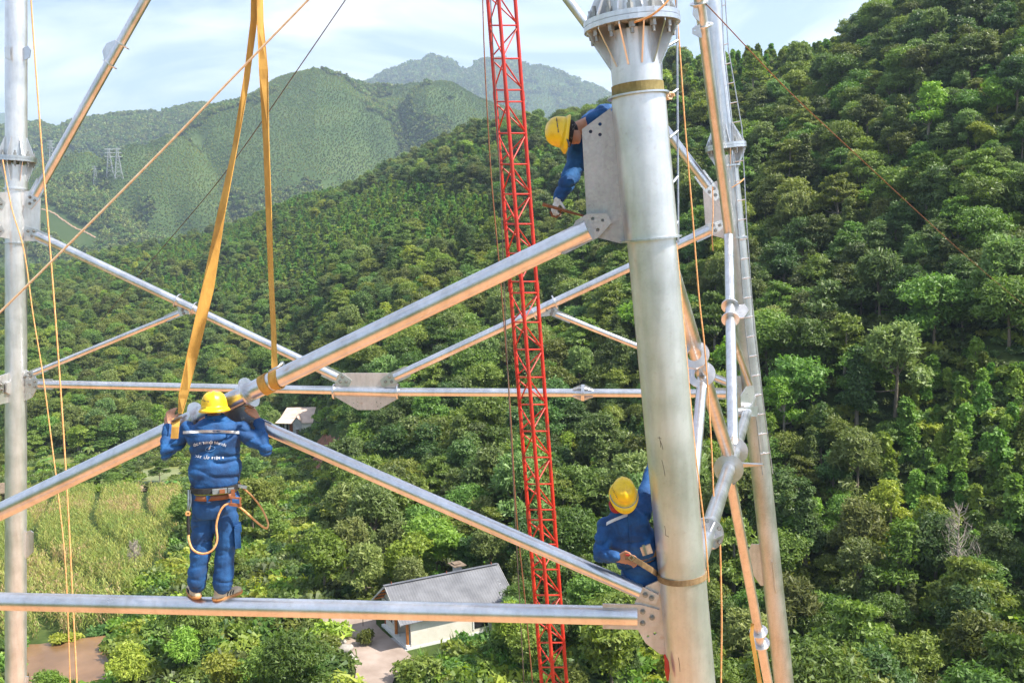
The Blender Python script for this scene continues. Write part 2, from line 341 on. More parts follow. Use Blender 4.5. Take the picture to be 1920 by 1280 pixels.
LAYERS = [
    layer(plain=[(-180, 14, 0), (180, 14, 0)]),
    layer(plain=[(-180, 52, 0), (-40, 52, 0), (0, 52, 0), (30, 52, -1), (180, 52, 0)]),
    layer(plain=[(-180, 100, -2), (-27, 75, -1.5), (-10, 72, 0), (-5, 70, 0), (3, 70, 0), (10, 66, -2), (28, 62, -3), (60, 62, -3), (180, 100, -2)]),
    # foot of the wooded slope
    layer(plain=[(-180, 300, -12), (-45, 260, -14), (-27.5, 245, -14), (-22.4, 235, -13), (-14.6, 218, -12), (-12, 200, -10), (-9.8, 128, -4), (-6.2, 104, 0.5),
                 (0, 98, 1), (7.4, 84, -2), (13.4, 72, -3), (27, 68, -3.5), (45, 68, -3), (180, 300, -12)]),
    # half way up
    layer(seen=[(0, 700, 330), (340, 690, 320), (480, 680, 300), (560, 680, 275), (640, 650, 225), (760, 640, 200), (960, 640, 182), (1200, 640, 150), (1400, 640, 132), (1900, 640, 114)],
          plain=[(-180, 500, -5), (-60, 450, -8), (-35, 360, -10), (45, 112, 20), (80, 250, 0), (180, 500, -5)]),
    # its crest
    layer(seen=[(-300, 530, 920), (60, 500, 860), (200, 468, 800), (330, 448, 770), (430, 424, 740), (480, 398, 720), (560, 366, 700), (640, 352, 680), (760, 300, 620), (890, 232, 560),
                (1050, 226, 470), (1150, 205, 420), (1230, 130, 350), (1280, 108, 335), (1400, 82, 300), (1540, 62, 285), (1600, 40, 275), (1650, 8, 268), (1760, -45, 262), (1920, -110, 260), (2300, -200, 260)],
          plain=[(-180, 900, 10), (-60, 950, 0), (60, 350, 60), (90, 600, 25), (180, 900, 10)]),
]
c = LAYERS[-1]; c[:, 2] -= 6.5      # the crest is ground; the trees on it reach the skyline
LAYERS.append(np.array([(a, r * 1.22 + 20, z - 22) for a, r, z in c]))
LAYERS.append(np.array([(a, max(r * 1.35, 1060), -42.0) for a, r, z in c]))
LAYERS += [
    layer(seen=[(-400, 400, 1500), (0, 352, 1500), (100, 318, 1520), (200, 276, 1560), (300, 243, 1600), (440, 205, 1660), (520, 168, 1700), (590, 144, 1720), (650, 152, 1740), (690, 170, 1760),
                (740, 172, 1760), (800, 160, 1700), (850, 172, 1700), (900, 200, 1680), (1000, 230, 1660), (1120, 262, 1660), (1300, 320, 1660), (1920, 380, 1700)],
          plain=[(-180, 1600, 20), (-60, 1500, 20), (50, 1700, 20), (180, 1600, 20)]),
]
c = LAYERS[-1]
LAYERS.append(np.array([(a, r + 260, z - 75) for a, r, z in c]))
LAYERS += [
    layer(seen=[(-400, 258, 2450), (0, 244, 2450), (60, 235, 2450), (140, 226, 2450), (200, 223, 2450), (300, 225, 2450), (400, 209, 2450), (470, 225, 2450), (560, 240, 2450), (640, 240, 2450), (700, 205, 2450), (860, 215, 2450), (1000, 232, 2450),
                (1120, 246, 2450), (1300, 300, 2450), (1920, 400, 2450)], plain=[(-180, 2450, 60), (-60, 2450, 150), (50, 2450, 100), (180, 2450, 60)]),
]
c = LAYERS[-1]
LAYERS.append(np.array([(a, 2900, z - 110) for a, r, z in c]))
LAYERS += [
    layer(seen=[(-400, 330, 4000), (300, 300, 4000), (600, 215, 4000), (690, 160, 4000), (740, 134, 4000), (800, 110, 4000), (850, 119, 4000), (864, 136, 4000), (900, 127, 4000), (940, 122, 4000), (1000, 132, 4000), (1060, 152, 4000),
                (1120, 177, 4000), (1200, 205, 4000), (1400, 260, 4000), (1920, 330, 4000)], plain=[(-180, 4000, 150), (-60, 4000, 250), (50, 4000, 250), (180, 4000, 150)]),
    layer(plain=[(-180, 4900, 60), (180, 4900, 60)]),
    layer(seen=[(-500, 150, 6400), (-100, 185, 6400), (-20, 206, 6400), (15, 215, 6400), (45, 245, 6400), (200, 300, 6400), (1920, 330, 6400)], plain=[(-180, 6400, 300), (-60, 6400, 800), (50, 6400, 400), (180, 6400, 300)]),
    layer(plain=[(-180, 7400, 100), (180, 7400, 100)]),
]
T_TH = np.concatenate([np.linspace(-180, -37, 40)[:-1], np.linspace(-37, 37, 520), np.linspace(37, 180, 40)[1:]]) * D2R
T_R = np.concatenate([[0.0, 10.0], np.geomspace(20, 7300, 330)])
def _pchip(x, y, xn):
    h = np.diff(x); d = np.diff(y) / h; mm = np.zeros_like(y); mm[0] = d[0]; mm[-1] = d[-1]
    for i in range(1, len(x) - 1):
        if d[i - 1] * d[i] > 0:
            w1, w2 = 2 * h[i] + h[i - 1], h[i] + 2 * h[i - 1]; mm[i] = (w1 + w2) / (w1 / d[i - 1] + w2 / d[i])
    k = np.clip(np.searchsorted(x, xn) - 1, 0, len(x) - 2); t = (xn - x[k]) / h[k]; t = np.clip(t, 0, 1)
    return (2 * t**3 - 3 * t**2 + 1) * y[k] + (t**3 - 2 * t**2 + t) * h[k] * mm[k] + (-2 * t**3 + 3 * t**2) * y[k + 1] + (t**3 - t**2) * h[k] * mm[k + 1]
T_Z = np.zeros((len(T_TH), len(T_R)))
for i, th in enumerate(T_TH):
    rs = np.array([np.interp(th, L[:, 0], L[:, 1]) for L in LAYERS]); zs = np.array([np.interp(th, L[:, 0], L[:, 2]) for L in LAYERS])
    rs = np.maximum.accumulate(rs + np.arange(len(rs)) * 1e-3)
    T_Z[i] = _pchip(np.concatenate([[0], rs]), np.concatenate([[0], zs]), T_R)
_X = np.sin(T_TH)[:, None] * T_R[None]; _Y = np.cos(T_TH)[:, None] * T_R[None]; _R = np.broadcast_to(T_R[None], _X.shape)
_TD = np.broadcast_to((T_TH / D2R)[:, None], _X.shape)
near_flat = np.clip((_R - 150) / 120, 0, 1) * (_TD < -11) + np.clip((_R - 112) / 60, 0, 1) * (_TD >= -11)      # valley floor and house yard stay smooth
T_Z += fbm(_X / 45, _Y / 45, 3) * 9 * near_flat * np.clip(1.2 - _R / 900, 0, 1)
T_Z += fbm(_X / 160, _Y / 160, 9) * 16 * np.clip((_R - 150) / 200, 0, 1) * np.clip(1.4 - _R / 700, 0.25, 1)
rid = np.clip((_R - 1000) / 250, 0, 1)
_spur = np.abs(fbm((_X + 0.5 * _Y) / 230, (_Y - 0.3 * _X) / 420, 33, 4))
T_Z += rid * (fbm(_X / 330, _Y / 330, 21, 5) * 46 - np.exp(-(_spur / 0.05) ** 2) * 26 + 6)          # rounded spurs parted by gullies
_hy = np.clip(1.6 - np.hypot(_X + 8.5, _Y - 74) / 16, 0, 1); _hy = _hy * _hy * (3 - 2 * _hy); T_Z = T_Z * (1 - _hy) - 0.5 * _hy      # level yard round the house
def height(x, y):
    """terrain height at arrays x, y"""
    x, y = np.asarray(x, float), np.asarray(y, float); th = np.arctan2(x, y); r = np.hypot(x, y)
    i = np.clip(np.searchsorted(T_TH, th) - 1, 0, len(T_TH) - 2); j = np.clip(np.searchsorted(T_R, r) - 1, 0, len(T_R) - 2)
    a = np.clip((th - T_TH[i]) / (T_TH[i + 1] - T_TH[i]), 0, 1); b = np.clip((r - T_R[j]) / (T_R[j + 1] - T_R[j]), 0, 1)
    return (T_Z[i, j] * (1 - a) + T_Z[i + 1, j] * a) * (1 - b) + (T_Z[i, j + 1] * (1 - a) + T_Z[i + 1, j + 1] * a) * b
def hit(u, v, r0=45.0, r1=6500.0):
    """first terrain point along the ray of photograph pixel (u, v)"""
    w = ray(u, v); hw = math.hypot(w.x, w.y); rs = np.geomspace(r0, r1, 1500)
    x, y, z = w.x / hw * rs, w.y / hw * rs, 30 + w.z / hw * rs
    g = np.nonzero(height(x, y) >= z)[0]
    k = g[0] if len(g) else len(rs) - 1
    return Vector((x[k], y[k], float(height(x[k], y[k]))))
_dirs_done = True
nv_r = len(T_R)
vv = np.stack([_X, _Y, T_Z], -1).reshape(-1, 3)
ii, jj = np.meshgrid(np.arange(len(T_TH) - 1), np.arange(1, nv_r - 1), indexing='ij')
q = np.stack([ii * nv_r + jj, ii * nv_r + jj + 1, (ii + 1) * nv_r + jj + 1, (ii + 1) * nv_r + jj], -1).reshape(-1, 4)[:, ::-1]
center = [(i * nv_r + 1, (i + 1) * nv_r + 1, 0)[::1] for i in range(len(T_TH) - 1)]
me = bpy.data.meshes.new('terrain')
me.from_pydata(vv.tolist(), [], q.tolist() + [(a, 0, b) if False else (0, b, a)[::-1] for a, b, _ in center])
me.polygons.foreach_set('use_smooth', [True] * len(me.polygons)); me.update()
bm = bmesh.new(); bm.from_mesh(me); bmesh.ops.remove_doubles(bm, verts=[v for v in bm.verts if v.co.xy.length < 0.01 or abs(v.co.x) < 1e-4 and v.co.y < 0], dist=1e-3)
bmesh.ops.recalc_face_normals(bm, faces=bm.faces); bm.to_mesh(me); bm.free()

def terrain_mat():
    """forest floor near, grassy plantations far, bare orange soil round the tower's foot"""
    mt, n, b = new_mat('terrain_ground'); L = n.links; g = n.nodes.new('ShaderNodeNewGeometry')
    def noise(s, det=6):
        z = n.nodes.new('ShaderNodeTexNoise'); z.inputs['Scale'].default_value = s; z.inputs['Detail'].default_value = det; z.inputs['Roughness'].default_value = 0.65
        L.new(g.outputs['Position'], z.inputs['Vector']); return z.outputs['Fac']
    def ramp(f, stops):
        r = n.nodes.new('ShaderNodeValToRGB'); e = r.color_ramp.elements; e[0].position, e[1].position = stops[0][0], stops[-1][0]
        e[0].color = (*stops[0][1], 1); e[1].color = (*stops[-1][1], 1)
        for p, c_ in stops[1:-1]: x = e.new(p); x.color = (*c_, 1)
        L.new(f, r.inputs['Fac']); return r.outputs['Color']
    def mix(f, a, b_):
        x = n.nodes.new('ShaderNodeMix'); x.data_type = 'RGBA'; L.new(f, x.inputs['Factor']); L.new(a, x.inputs['A']); L.new(b_, x.inputs['B']); return x.outputs['Result']
    def rng(val, lo, hi):
        x = n.nodes.new('ShaderNodeMapRange'); x.inputs['From Min'].default_value = lo; x.inputs['From Max'].default_value = hi; L.new(val, x.inputs['Value']); return x.outputs[0]
    ln = n.nodes.new('ShaderNodeVectorMath'); ln.operation = 'LENGTH'
    fl = n.nodes.new('ShaderNodeVectorMath'); fl.operation = 'MULTIPLY'; fl.inputs[1].default_value = (1, 1, 0)
    L.new(g.outputs['Position'], fl.inputs[0]); L.new(fl.outputs[0], ln.inputs[0]); dist = ln.outputs['Value']
    floor_ = ramp(noise(0.35), [(0.3, (0.030, 0.045, 0.014)), (0.5, (0.055, 0.085, 0.022)), (0.66, (0.09, 0.12, 0.035)), (0.74, (0.22, 0.13, 0.07))])
    far = ramp(noise(0.012, 9), [(0.28, (0.036, 0.062, 0.020)), (0.50, (0.054, 0.088, 0.026)), (0.66, (0.074, 0.106, 0.034)), (0.74, (0.18, 0.14, 0.075))])
    soil = ramp(noise(0.25), [(0.3, (0.44, 0.21, 0.095)), (0.7, (0.57, 0.30, 0.15))])
    yard = mix(rng(dist, 46, 54), soil, floor_)
    L.new(mix(rng(dist, 850, 1100), yard, far), b.inputs['Base Color'])
    b.inputs['Roughness'].default_value = 0.95; b.inputs['Specular IOR Level'].default_value = 0.1
    return mt
terrain = link('terrain', me, terrain_mat()); tag(terrain, kind='structure')
# ------------------------------------------------------------------ the steel tower under construction
class Leg:
    def __init__(s, a, b): s.a, s.b = a, b; s.dir = (b - a).normalized()
    def at(s, v):
        lo, hi = 0.0, 1.0
        for _ in range(40):
            t = (lo + hi) / 2
            if project(lerp(s.a, s.b, t))[1] < v: lo = t
            else: hi = t
        return lerp(s.a, s.b, lo)
FR = Leg(P(1180.3 - 0.0915 * 500, -500, 7.25), P(1180.3 + 0.0915 * 1900, 1900, 8.30))
BR = Leg(P(1331 - 0.1085 * 500, -500, 18.25), P(1331 + 0.1085 * 1900, 1900, 20.1))
BL = Leg(P(31, -500, 19.9), P(29, 1900, 21.8))
e1 = (BR.at(740) - BL.at(720)).normalized()          # along the front and back faces, to the right
def plane_of(p, a, b): return (p, a.cross(b).normalized())
FF = plane_of(FR.at(1140), e1, FR.dir)
BF = plane_of(BR.at(740), e1, (BR.dir + BL.dir).normalized())
RF = plane_of(FR.at(1120), (BR.at(745) - FR.at(1120)).normalized(), (FR.dir + BR.dir).normalized())
def toward(n):                                        # make a plane normal point at the camera
    return -n if n.dot(c_f) > 0 else n
FFn, BFn, RFn = toward(FF[1]), toward(BF[1]), toward(RF[1])
def ff(u, v, off=0.0): return on_plane(u, v, (FF[0] + FFn * off, FF[1]))
def bf(u, v, off=0.0): return on_plane(u, v, (BF[0] + BFn * off, BF[1]))
shift = BL.at(720) - BR.at(740)
FL = Leg(FR.a + shift, FR.b + shift + e1 * -0.6)

tower = empty('steel_tower', (FR.b.x, FR.b.y, 0.0), 'galvanised tubular steel tower under construction, with flanged legs and bolted braces', 'tower')
def tube_part(name, p0, p1, r, mat='steel', parent=None, n=28):
    return MB().tube(p0, p1, r, n=n).build(name, M[mat], parent or tower)
def sub(mb, name, mat, parent): return mb.build(name, M[mat], parent)
def hexbolt(parent, p, axis, r=0.02, h=0.02, stud=0.02, mat='bolt', name='bolt'):
    a, b, w = frame(axis); mb = MB(); p = Vector(p)
    mb.tube(p, p + w * 0.004, r * 1.35, n=14); mb.tube(p + w * 0.003, p + w * h, r, n=6); mb.tube(p + w * h * 0.9, p + w * (h + stud), r * 0.55, n=10)
    for i in range(len(mb.sm)): mb.sm[i] = False
    return sub(mb, name, mat, parent)
def disc(parent, p, axis, rin, rout, t, mat='steel', name='collar'):
    return sub(MB().ring(p, axis, rin, rout, t), name, mat, parent)
def gusset(parent, pts, nrm, t, mat='steel', holes=(), name='gusset_plate'):
    return sub(MB().plate(pts, nrm, t, holes), name, mat, parent)
def flange(parent, c, axis, rp, rf, t, rib_h, n_rib, n_bolt, mat='steel', br=0.022, ph=0.0, bolts=True):
    """two bolted flange discs with tapered ribs above and below"""
    a, b, w = frame(axis)
    for s_ in (-1, 1): disc(parent, c + w * s_ * t * 0.54, w, rp * 0.9, rf, t, mat, 'flange')
    for s_ in (-1, 1):
        for i in range(n_rib):
            an = ph + 2 * math.pi * i / n_rib; q = a * math.cos(an) + b * math.sin(an); tg = w.cross(q)
            z0 = c + w * s_ * t * 1.04
            pts = [z0 + q * rp * 0.97, z0 + q * rf * 0.95, z0 + q * rf * 0.95 + w * s_ * 0.02, z0 + q * (rp + 0.012) + w * s_ * rib_h, z0 + q * rp * 0.97 + w * s_ * rib_h]
            gusset(parent, pts, tg, 0.012, mat, name='rib')
    if bolts:
        for i in range(n_bolt):
            an = ph + 2 * math.pi * (i + 0.5) / n_bolt; q = a * math.cos(an) + b * math.sin(an)
            for s_ in (-1, 1): hexbolt(parent, c + q * (rf * 0.84) + w * s_ * t * 1.05, w * s_, br, br * 1.9, br * 1.6)
def end_plate(parent, p, d, nrm, w, l_out, l_back, off, bolts, t=0.014, mat='steel', taper=0.62, br=0.017):
    """connection plate slotted into a tube end: outline along direction d, offset from the tube's plane, with bolts"""
    d = d.normalized(); nrm = nrm.normalized(); s_ = d.cross(nrm).normalized(); c0 = p + nrm * off
    pts = [c0 - d * l_back - s_ * w, c0 + d * l_out * 0.15 - s_ * w, c0 + d * l_out - s_ * w * taper, c0 + d * l_out + s_ * w * taper, c0 + d * l_out * 0.15 + s_ * w, c0 - d * l_back + s_ * w]
    gusset(parent, pts, nrm, t, mat, name='end_plate')
    for (x_, y_) in bolts: hexbolt(parent, c0 + nrm * (t / 2 + 0.001) + d * (l_out * x_) + s_ * (w * y_), nrm, br, br * 1.0, br * 0.7)

# ---- front right leg, the big one
leg = tube_part('leg', FR.at(60), FR.b, 0.189, 'steel_leg', n=64); leg['label'] = 'thick leg with a wide flange, collars and two gusset plates'
MB().tube(FR.a, FR.at(34), 0.182, n=64).build('leg_upper_section', M['steel_leg'], tower)
sub(MB().tube(FR.at(181), FR.at(446), 0.207, n=64), 'sleeve', 'steel_leg', leg)
flange(leg, FR.at(44), -FR.dir, 0.184, 0.365, 0.036, 0.29, 12, 12, 'steel', 0.026, 0.12)
for vv_ in (180, 448):
    disc(leg, FR.at(vv_), FR.dir, 0.18, 0.237, 0.014, 'steel')
band = MB().ring(FR.at(168), FR.dir, 0.186, 0.199, 0.075); sub(band, 'webbing_band', 'band', leg)
pl = [(1160, 192), (1145, 203), (1091, 243), (1100, 405), (1122, 446), (1162, 456), (1185, 455), (1165, 192)]
gusset(leg, [ff(*q_) for q_ in pl], FFn, 0.018, 'steel_dull', [(ff(1107.5, 247), 0.014), (ff(1125, 233), 0.014), (ff(1125, 252.6), 0.014), (ff(1147, 206), 0.010)])
pl = [(1262, 1086), (1237, 1086), (1211, 1097.5), (1198, 1112), (1190, 1130), (1190, 1165), (1195, 1178), (1210.6, 1204), (1238, 1225), (1270, 1225)]
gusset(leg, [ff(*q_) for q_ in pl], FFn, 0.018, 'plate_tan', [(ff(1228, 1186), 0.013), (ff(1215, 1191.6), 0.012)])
# the same plates in the right-hand face
def rf(p, k): return p + RF_d * k
RF_d = (BR.at(745) - FR.at(1120)).normalized()
for v0, v1, w_ in ((205, 440, 0.42), (1090, 1222, 0.36)):
    a_, b_ = FR.at(v0), FR.at(v1); h_ = (b_ - a_)
    gusset(leg, [a_, a_ + RF_d * w_ * 0.55, a_ + RF_d * w_ + h_ * 0.2, a_ + RF_d * w_ + h_ * 0.8, b_ + RF_d * w_ * 0.6, b_], RFn, 0.018, 'steel')
# marker strokes left on the leg
for (u0, v0, u1, v1) in ((1241, 862, 1247, 892), (1246, 985, 1248, 1003), (1248, 1003, 1254, 1006), (1236, 818, 1239, 838), (1233, 820, 1240, 822), (1238, 826, 1243, 842), (1272, 1232, 1275, 1258)):
    def surf(u_, v_):
        w_ = ray(u_, v_); o_ = FR.a; dd = FR.dir; m_ = w_ - dd * w_.dot(dd); k_ = (CAM - o_) - dd * (CAM - o_).dot(dd)
        A_, B_, C_ = m_.dot(m_), 2 * m_.dot(k_), k_.dot(k_) - 0.1895 ** 2; return CAM + w_ * ((-B_ - math.sqrt(max(B_ * B_ - 4 * A_ * C_, 0))) / (2 * A_))
    sub(MB().path([surf(u0, v0), surf((u0 + u1) / 2 + 0.6, (v0 + v1) / 2), surf(u1, v1)], 0.0022, 5), 'pen_mark', 'wire_dark', leg)

# ---- front face: horizontal tube, its sub-brace
h0, h1 = ff(0, 1126.6), ff(1195, 1154); hd = (h1 - h0).normalized()
front_beam = tube_part('horizontal_tube', h0 - hd * 9.5, h1, 0.077, 'steel', n=40); front_beam['label'] = 'horizontal front tube that one worker stands on'
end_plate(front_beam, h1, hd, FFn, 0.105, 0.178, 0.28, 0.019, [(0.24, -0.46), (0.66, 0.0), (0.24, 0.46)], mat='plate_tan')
s0, s1 = ff(487, 797, -0.30), ff(1201, 1108.5); sd = (s1 - s0).normalized()
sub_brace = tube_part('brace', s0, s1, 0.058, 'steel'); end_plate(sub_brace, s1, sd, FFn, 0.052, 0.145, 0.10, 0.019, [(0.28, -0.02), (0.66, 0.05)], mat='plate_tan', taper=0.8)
end_plate(sub_brace, s0, -sd, FFn, 0.066, 0.22, 0.10, 0.012, [(0.35, 0.0), (0.72, 0.0)], mat='steel_worn')
MB().tube(FL.a, FL.b, 0.189, n=32).build('leg', M['steel_leg'], tower)

# ---- back face
legb = tube_part('leg', BR.at(292), BR.b, 0.192, 'steel_worn', n=40); legb['label'] = 'far leg with the ladder fixed to it'
MB().tube(BR.a, BR.at(278), 0.178, n=40).build('leg_upper_section', M['steel'], tower)
flange(legb, BR.at(276), -BR.dir, 0.18, 0.39, 0.05, 0.38, 8, 8, 'steel', 0.03)
for vv_ in (312, 446): disc(legb, BR.at(vv_), BR.dir, 0.18, 0.235, 0.03, 'steel')
pl = [(1354, 335), (1333, 344), (1318, 357), (1323, 430), (1335, 441), (1357, 447), (1378, 447), (1366, 335)]
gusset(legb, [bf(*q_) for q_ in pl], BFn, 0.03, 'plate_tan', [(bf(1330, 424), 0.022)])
gusset(legb, [BR.at(1020), BR.at(1020) - e1 * 0.34, BR.at(1032) - e1 * 0.40, BR.at(1080) - e1 * 0.36, BR.at(1098) - e1 * 0.25, BR.at(1098)], BFn, 0.02, 'steel_worn')
gusset(legb, [BR.at(705), BR.at(705) - e1 * 0.30, BR.at(720) - e1 * 0.44, BR.at(760) - e1 * 0.44, BR.at(775) - e1 * 0.3, BR.at(775)], BFn, 0.02, 'steel_worn')
gusset(legb, [BR.at(1045), BR.at(1045) + BFn * 0.27, BR.at(1105) + BFn * 0.27, BR.at(1105)], e1, 0.012, 'steel')
legc = tube_part('leg', BL.at(310), BL.b, 0.213, 'steel_leg', n=40); legc['label'] = 'far leg beside the hanging ropes, with no ladder'
MB().tube(BL.a, BL.at(298), 0.213, n=40).build('leg_upper_section', M['steel_leg'], tower)
flange(legc, BL.at(299), -BL.dir, 0.214, 0.395, 0.05, 0.40, 8, 8, 'steel', 0.03)
for vv_ in (355, 456): disc(legc, BL.at(vv_), BL.dir, 0.2, 0.245, 0.03, 'steel')
gusset(legc, [bf(*q_) for q_ in ((40, 358), (60, 358), (76, 372), (75, 440), (66, 452), (40, 452))], BFn, 0.03, 'steel_leg')
LFd = (FL.at(1140) - BL.at(720)).normalized(); LFn = toward(LFd.cross(BL.dir).normalized())
gusset(legc, [BL.at(358), BL.at(362) + LFd * 0.6, BL.at(440) + LFd * 0.6, BL.at(450)], LFn, 0.03, 'steel_leg')
gusset(legc, [bf(*q_) for q_ in ((44, 692), (50, 694), (62, 701), (68.6, 710), (68, 731), (60.5, 745), (50, 750), (44, 750))], BFn, 0.03, 'steel_leg', [(bf(57, 736), 0.014), (bf(61, 739), 0.012)])
gusset(legc, [BL.at(694), BL.at(700) + LFd * 0.75, BL.at(716) + LFd * 1.0, BL.at(740) + LFd * 0.9, BL.at(750) + LFd * 0.6, BL.at(750)], LFn, 0.03, 'steel_leg')
gusset(legc, [BL.at(712) + BFn * 0.2, BL.at(714) + BFn * 0.34, BL.at(732) + BFn * 0.34, BL.at(737) + BFn * 0.2], e1, 0.03, 'steel_leg')
for (b_, mat_) in ((((46, 996), (58, 994), (63, 998), (63, 1034), (49, 1047), (46, 1047)), 'steel_worn'), (((46, 1266), (54, 1268), (54, 1300), (46, 1300)), 'steel')):
    gusset(legc, [bf(*q_) for q_ in b_], BFn, 0.02, mat_)
gusset(legc, [bf(*q_, 0.12) for q_ in ((12, 1008), (21, 996), (22, 1050), (14, 1040))], LFn, 0.02, 'steel')
for q_ in ((44, 108), (54, 100)): pass
gusset(legc, [bf(*q_) for q_ in ((44, 90), (52, 86), (58, 94), (56, 108), (46, 114), (43, 112))], BFn, 0.02, 'steel')
gusset(legc, [bf(*q_, 0.22) for q_ in ((9, 90), (17, 83), (19, 113), (10, 108))], LFn, 0.02, 'steel_leg')
def member(name, p0, p1, r, mat='steel', plates=(1, 1), nrm=None, label=None, pw=1.35, lo=0.30):
    o = tube_part(name, p0, p1, r, mat); d = (p1 - p0).normalized(); nrm = nrm or BFn
    for k, (p, dd) in enumerate(((p0, -d), (p1, d))):
        if plates[k]: end_plate(o, p, dd, nrm, r * pw, lo, 0.32, 0.022, [(0.30, -0.45), (0.30, 0.45), (0.68, 0.0)], 0.016, mat, br=0.026)
    if label: o['label'] = label
    return o
bh1 = member('horizontal_tube', bf(74, 719.5), bf(628, 731.5), 0.082, plates=(1, 0)); bh2 = member('horizontal_tube', bf(745, 734.5), bf(1360, 737.5), 0.082, plates=(0, 1))
mid = tube_part('centre_sleeve', bf(628, 732), bf(745, 735), 0.098)
for uu in (627, 746.5): disc(mid, bf(uu, 733.5), e1, 0.07, 0.155, 0.03, 'steel')
pl = [(629, 716), (641, 699), (737, 699), (745, 712), (745, 748), (709, 768), (671, 768), (629, 744)]
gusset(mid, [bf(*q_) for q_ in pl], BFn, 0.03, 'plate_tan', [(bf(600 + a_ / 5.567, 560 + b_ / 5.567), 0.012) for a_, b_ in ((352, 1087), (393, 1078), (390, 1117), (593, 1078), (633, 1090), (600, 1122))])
flange(bh2, bf(1093, 736), e1, 0.082, 0.165, 0.03, 0.17, 8, 8, 'steel', 0.014, bolts=False)
bd1 = member('brace', bf(70, 441), bf(633, 707), 0.088); bd2 = member('brace', bf(740, 707), bf(1331, 431), 0.088)
def brace_node(parent, u0, v0, u1, v1, r, plate_px, pl_fn, mat='steel', rr=1.75):
    a_, b_ = pl_fn(u0, v0), pl_fn(u1, v1); ax = (b_ - a_)
    for p in (a_, b_): disc(parent, p, ax, r * 0.9, r * rr, 0.02, mat)
    if plate_px: gusset(parent, [pl_fn(*q_) for q_ in plate_px], BFn if pl_fn is bf else FFn, 0.02, mat)
brace_node(bd1, 333, 564, 364, 579, 0.088, [(326, 566), (334, 566), (364, 580), (362, 590), (340, 588)], bf)
brace_node(bd2, 1041, 567, 1000, 586, 0.088, [(1003, 592), (1042, 572), (1047, 578), (1040, 591), (1012, 594)], bf)
member('brace', bf(64, 699), bf(337, 587), 0.056, nrm=BFn); member('brace', bf(1043, 588), bf(1362, 716), 0.056)
ud1 = member('brace', bf(66, 366), bf(350, -138), 0.098, plates=(1, 0)); brace_node(ud1, 229, 84, 206, 121, 0.098, [(221, 96), (210, 118), (196, 113), (192, 96), (200, 82), (214, 76), (222, 80)], bf, rr=1.6)
ud2 = member('brace', bf(1329, 350), bf(1010, -72), 0.088, plates=(1, 0))
# stubs of the left face, running towards the viewer's left
LFp = plane_of(BL.at(720), LFd, BL.dir)
for v0, mm_, rr_, lab in ((722, (FL.at(1140)), 0.082, 0), (440, lerp(BL.at(722), FL.at(1140), 0.5), 0.088, 0), (372, lerp(BL.at(-60), FL.at(60), 0.5), 0.098, 0), (703, lerp(BL.at(580), FL.at(770), 0.25), 0.056, 0)):
    p_ = BL.at(v0) + LFd * 0.62; member('brace' if v0 != 722 else 'horizontal_tube', p_, mm_, rr_, nrm=LFn, plates=(1, 0))

# ---- right face, seen nearly along itself
A0, A1 = FR.at(1128), BR.at(742); ad = (A1 - A0).normalized()
RH = tube_part('horizontal_tube', A0 + ad * 0.3, A1 - ad * 0.35, 0.085, 'steel')
fl_t = 0.235
flange(RH, lerp(A0, A1, 0.17), ad, 0.085, 0.165, 0.022, 0.16, 6, 6, 'steel', 0.016)
mid_r = lerp(A0, A1, 0.5)
for k_ in (0.43, 0.53): disc(RH, lerp(A0, A1, k_), ad, 0.08, 0.19, 0.022, 'steel')
up = -FR.dir
gusset(RH, [lerp(A0, A1, 0.44) + up * 0.06, lerp(A0, A1, 0.44) + up * 0.28, lerp(A0, A1, 0.52) + up * 0.28, lerp(A0, A1, 0.52) + up * 0.06], RFn, 0.02, 'steel')
gusset(RH, [lerp(A0, A1, 0.44) - up * 0.06, lerp(A0, A1, 0.455) - up * 0.30, lerp(A0, A1, 0.505) - up * 0.30, lerp(A0, A1, 0.52) - up * 0.06], RFn, 0.02, 'steel')
ql, qr = lerp(A0, A1, 0.44) + up * 0.18, lerp(A0, A1, 0.52) + up * 0.18
sideways = RFd_side = RFn
gusset(RH, [lerp(A0, A1, 0.455) + RFn * 0.06 + up * 0.02, lerp(A0, A1, 0.455) + RFn * 0.42 - up * 0.02, lerp(A0, A1, 0.475) + RFn * 0.42 - up * 0.08, lerp(A0, A1, 0.485) + RFn * 0.06 - up * 0.12], up + ad * 0.3, 0.02, 'steel')
r1 = tube_part('brace', FR.at(420) + RF_d * 0.36, ql, 0.078, 'steel_worn'); dd_ = (ql - FR.at(420)).normalized()
for k_ in (0.44, 0.53): disc(r1, lerp(FR.at(420), ql, k_), dd_, 0.07, 0.15, 0.02, 'steel')
r2 = tube_part('brace', qr, P(1366, 428, 18.3), 0.082, 'steel'); d2_ = (P(1366, 428, 18.3) - qr).normalized()
for k_ in (0.50, 0.565): disc(r2, lerp(qr, P(1366, 428, 18.3), k_), d2_, 0.075, 0.145, 0.025, 'steel')
a_, b_ = lerp(qr, P(1366, 428, 18.3), 0.50), lerp(qr, P(1366, 428, 18.3), 0.565)
gusset(r2, [a_ + RFn * 0.05, a_ + RFn * 0.22, lerp(a_, b_, 0.5) + RFn * 0.30, b_ + RFn * 0.24, b_ + RFn * 0.05], d2_.cross(RFn), 0.02, 'steel')
tube_part('brace', lerp(FR.at(420), ql, 0.55), FR.at(1070) + RF_d * 0.30, 0.057, 'steel')
tube_part('brace', lerp(qr, P(1366, 428, 18.3), 0.44), BR.at(722) - ad * 0.30, 0.06, 'steel_worn')
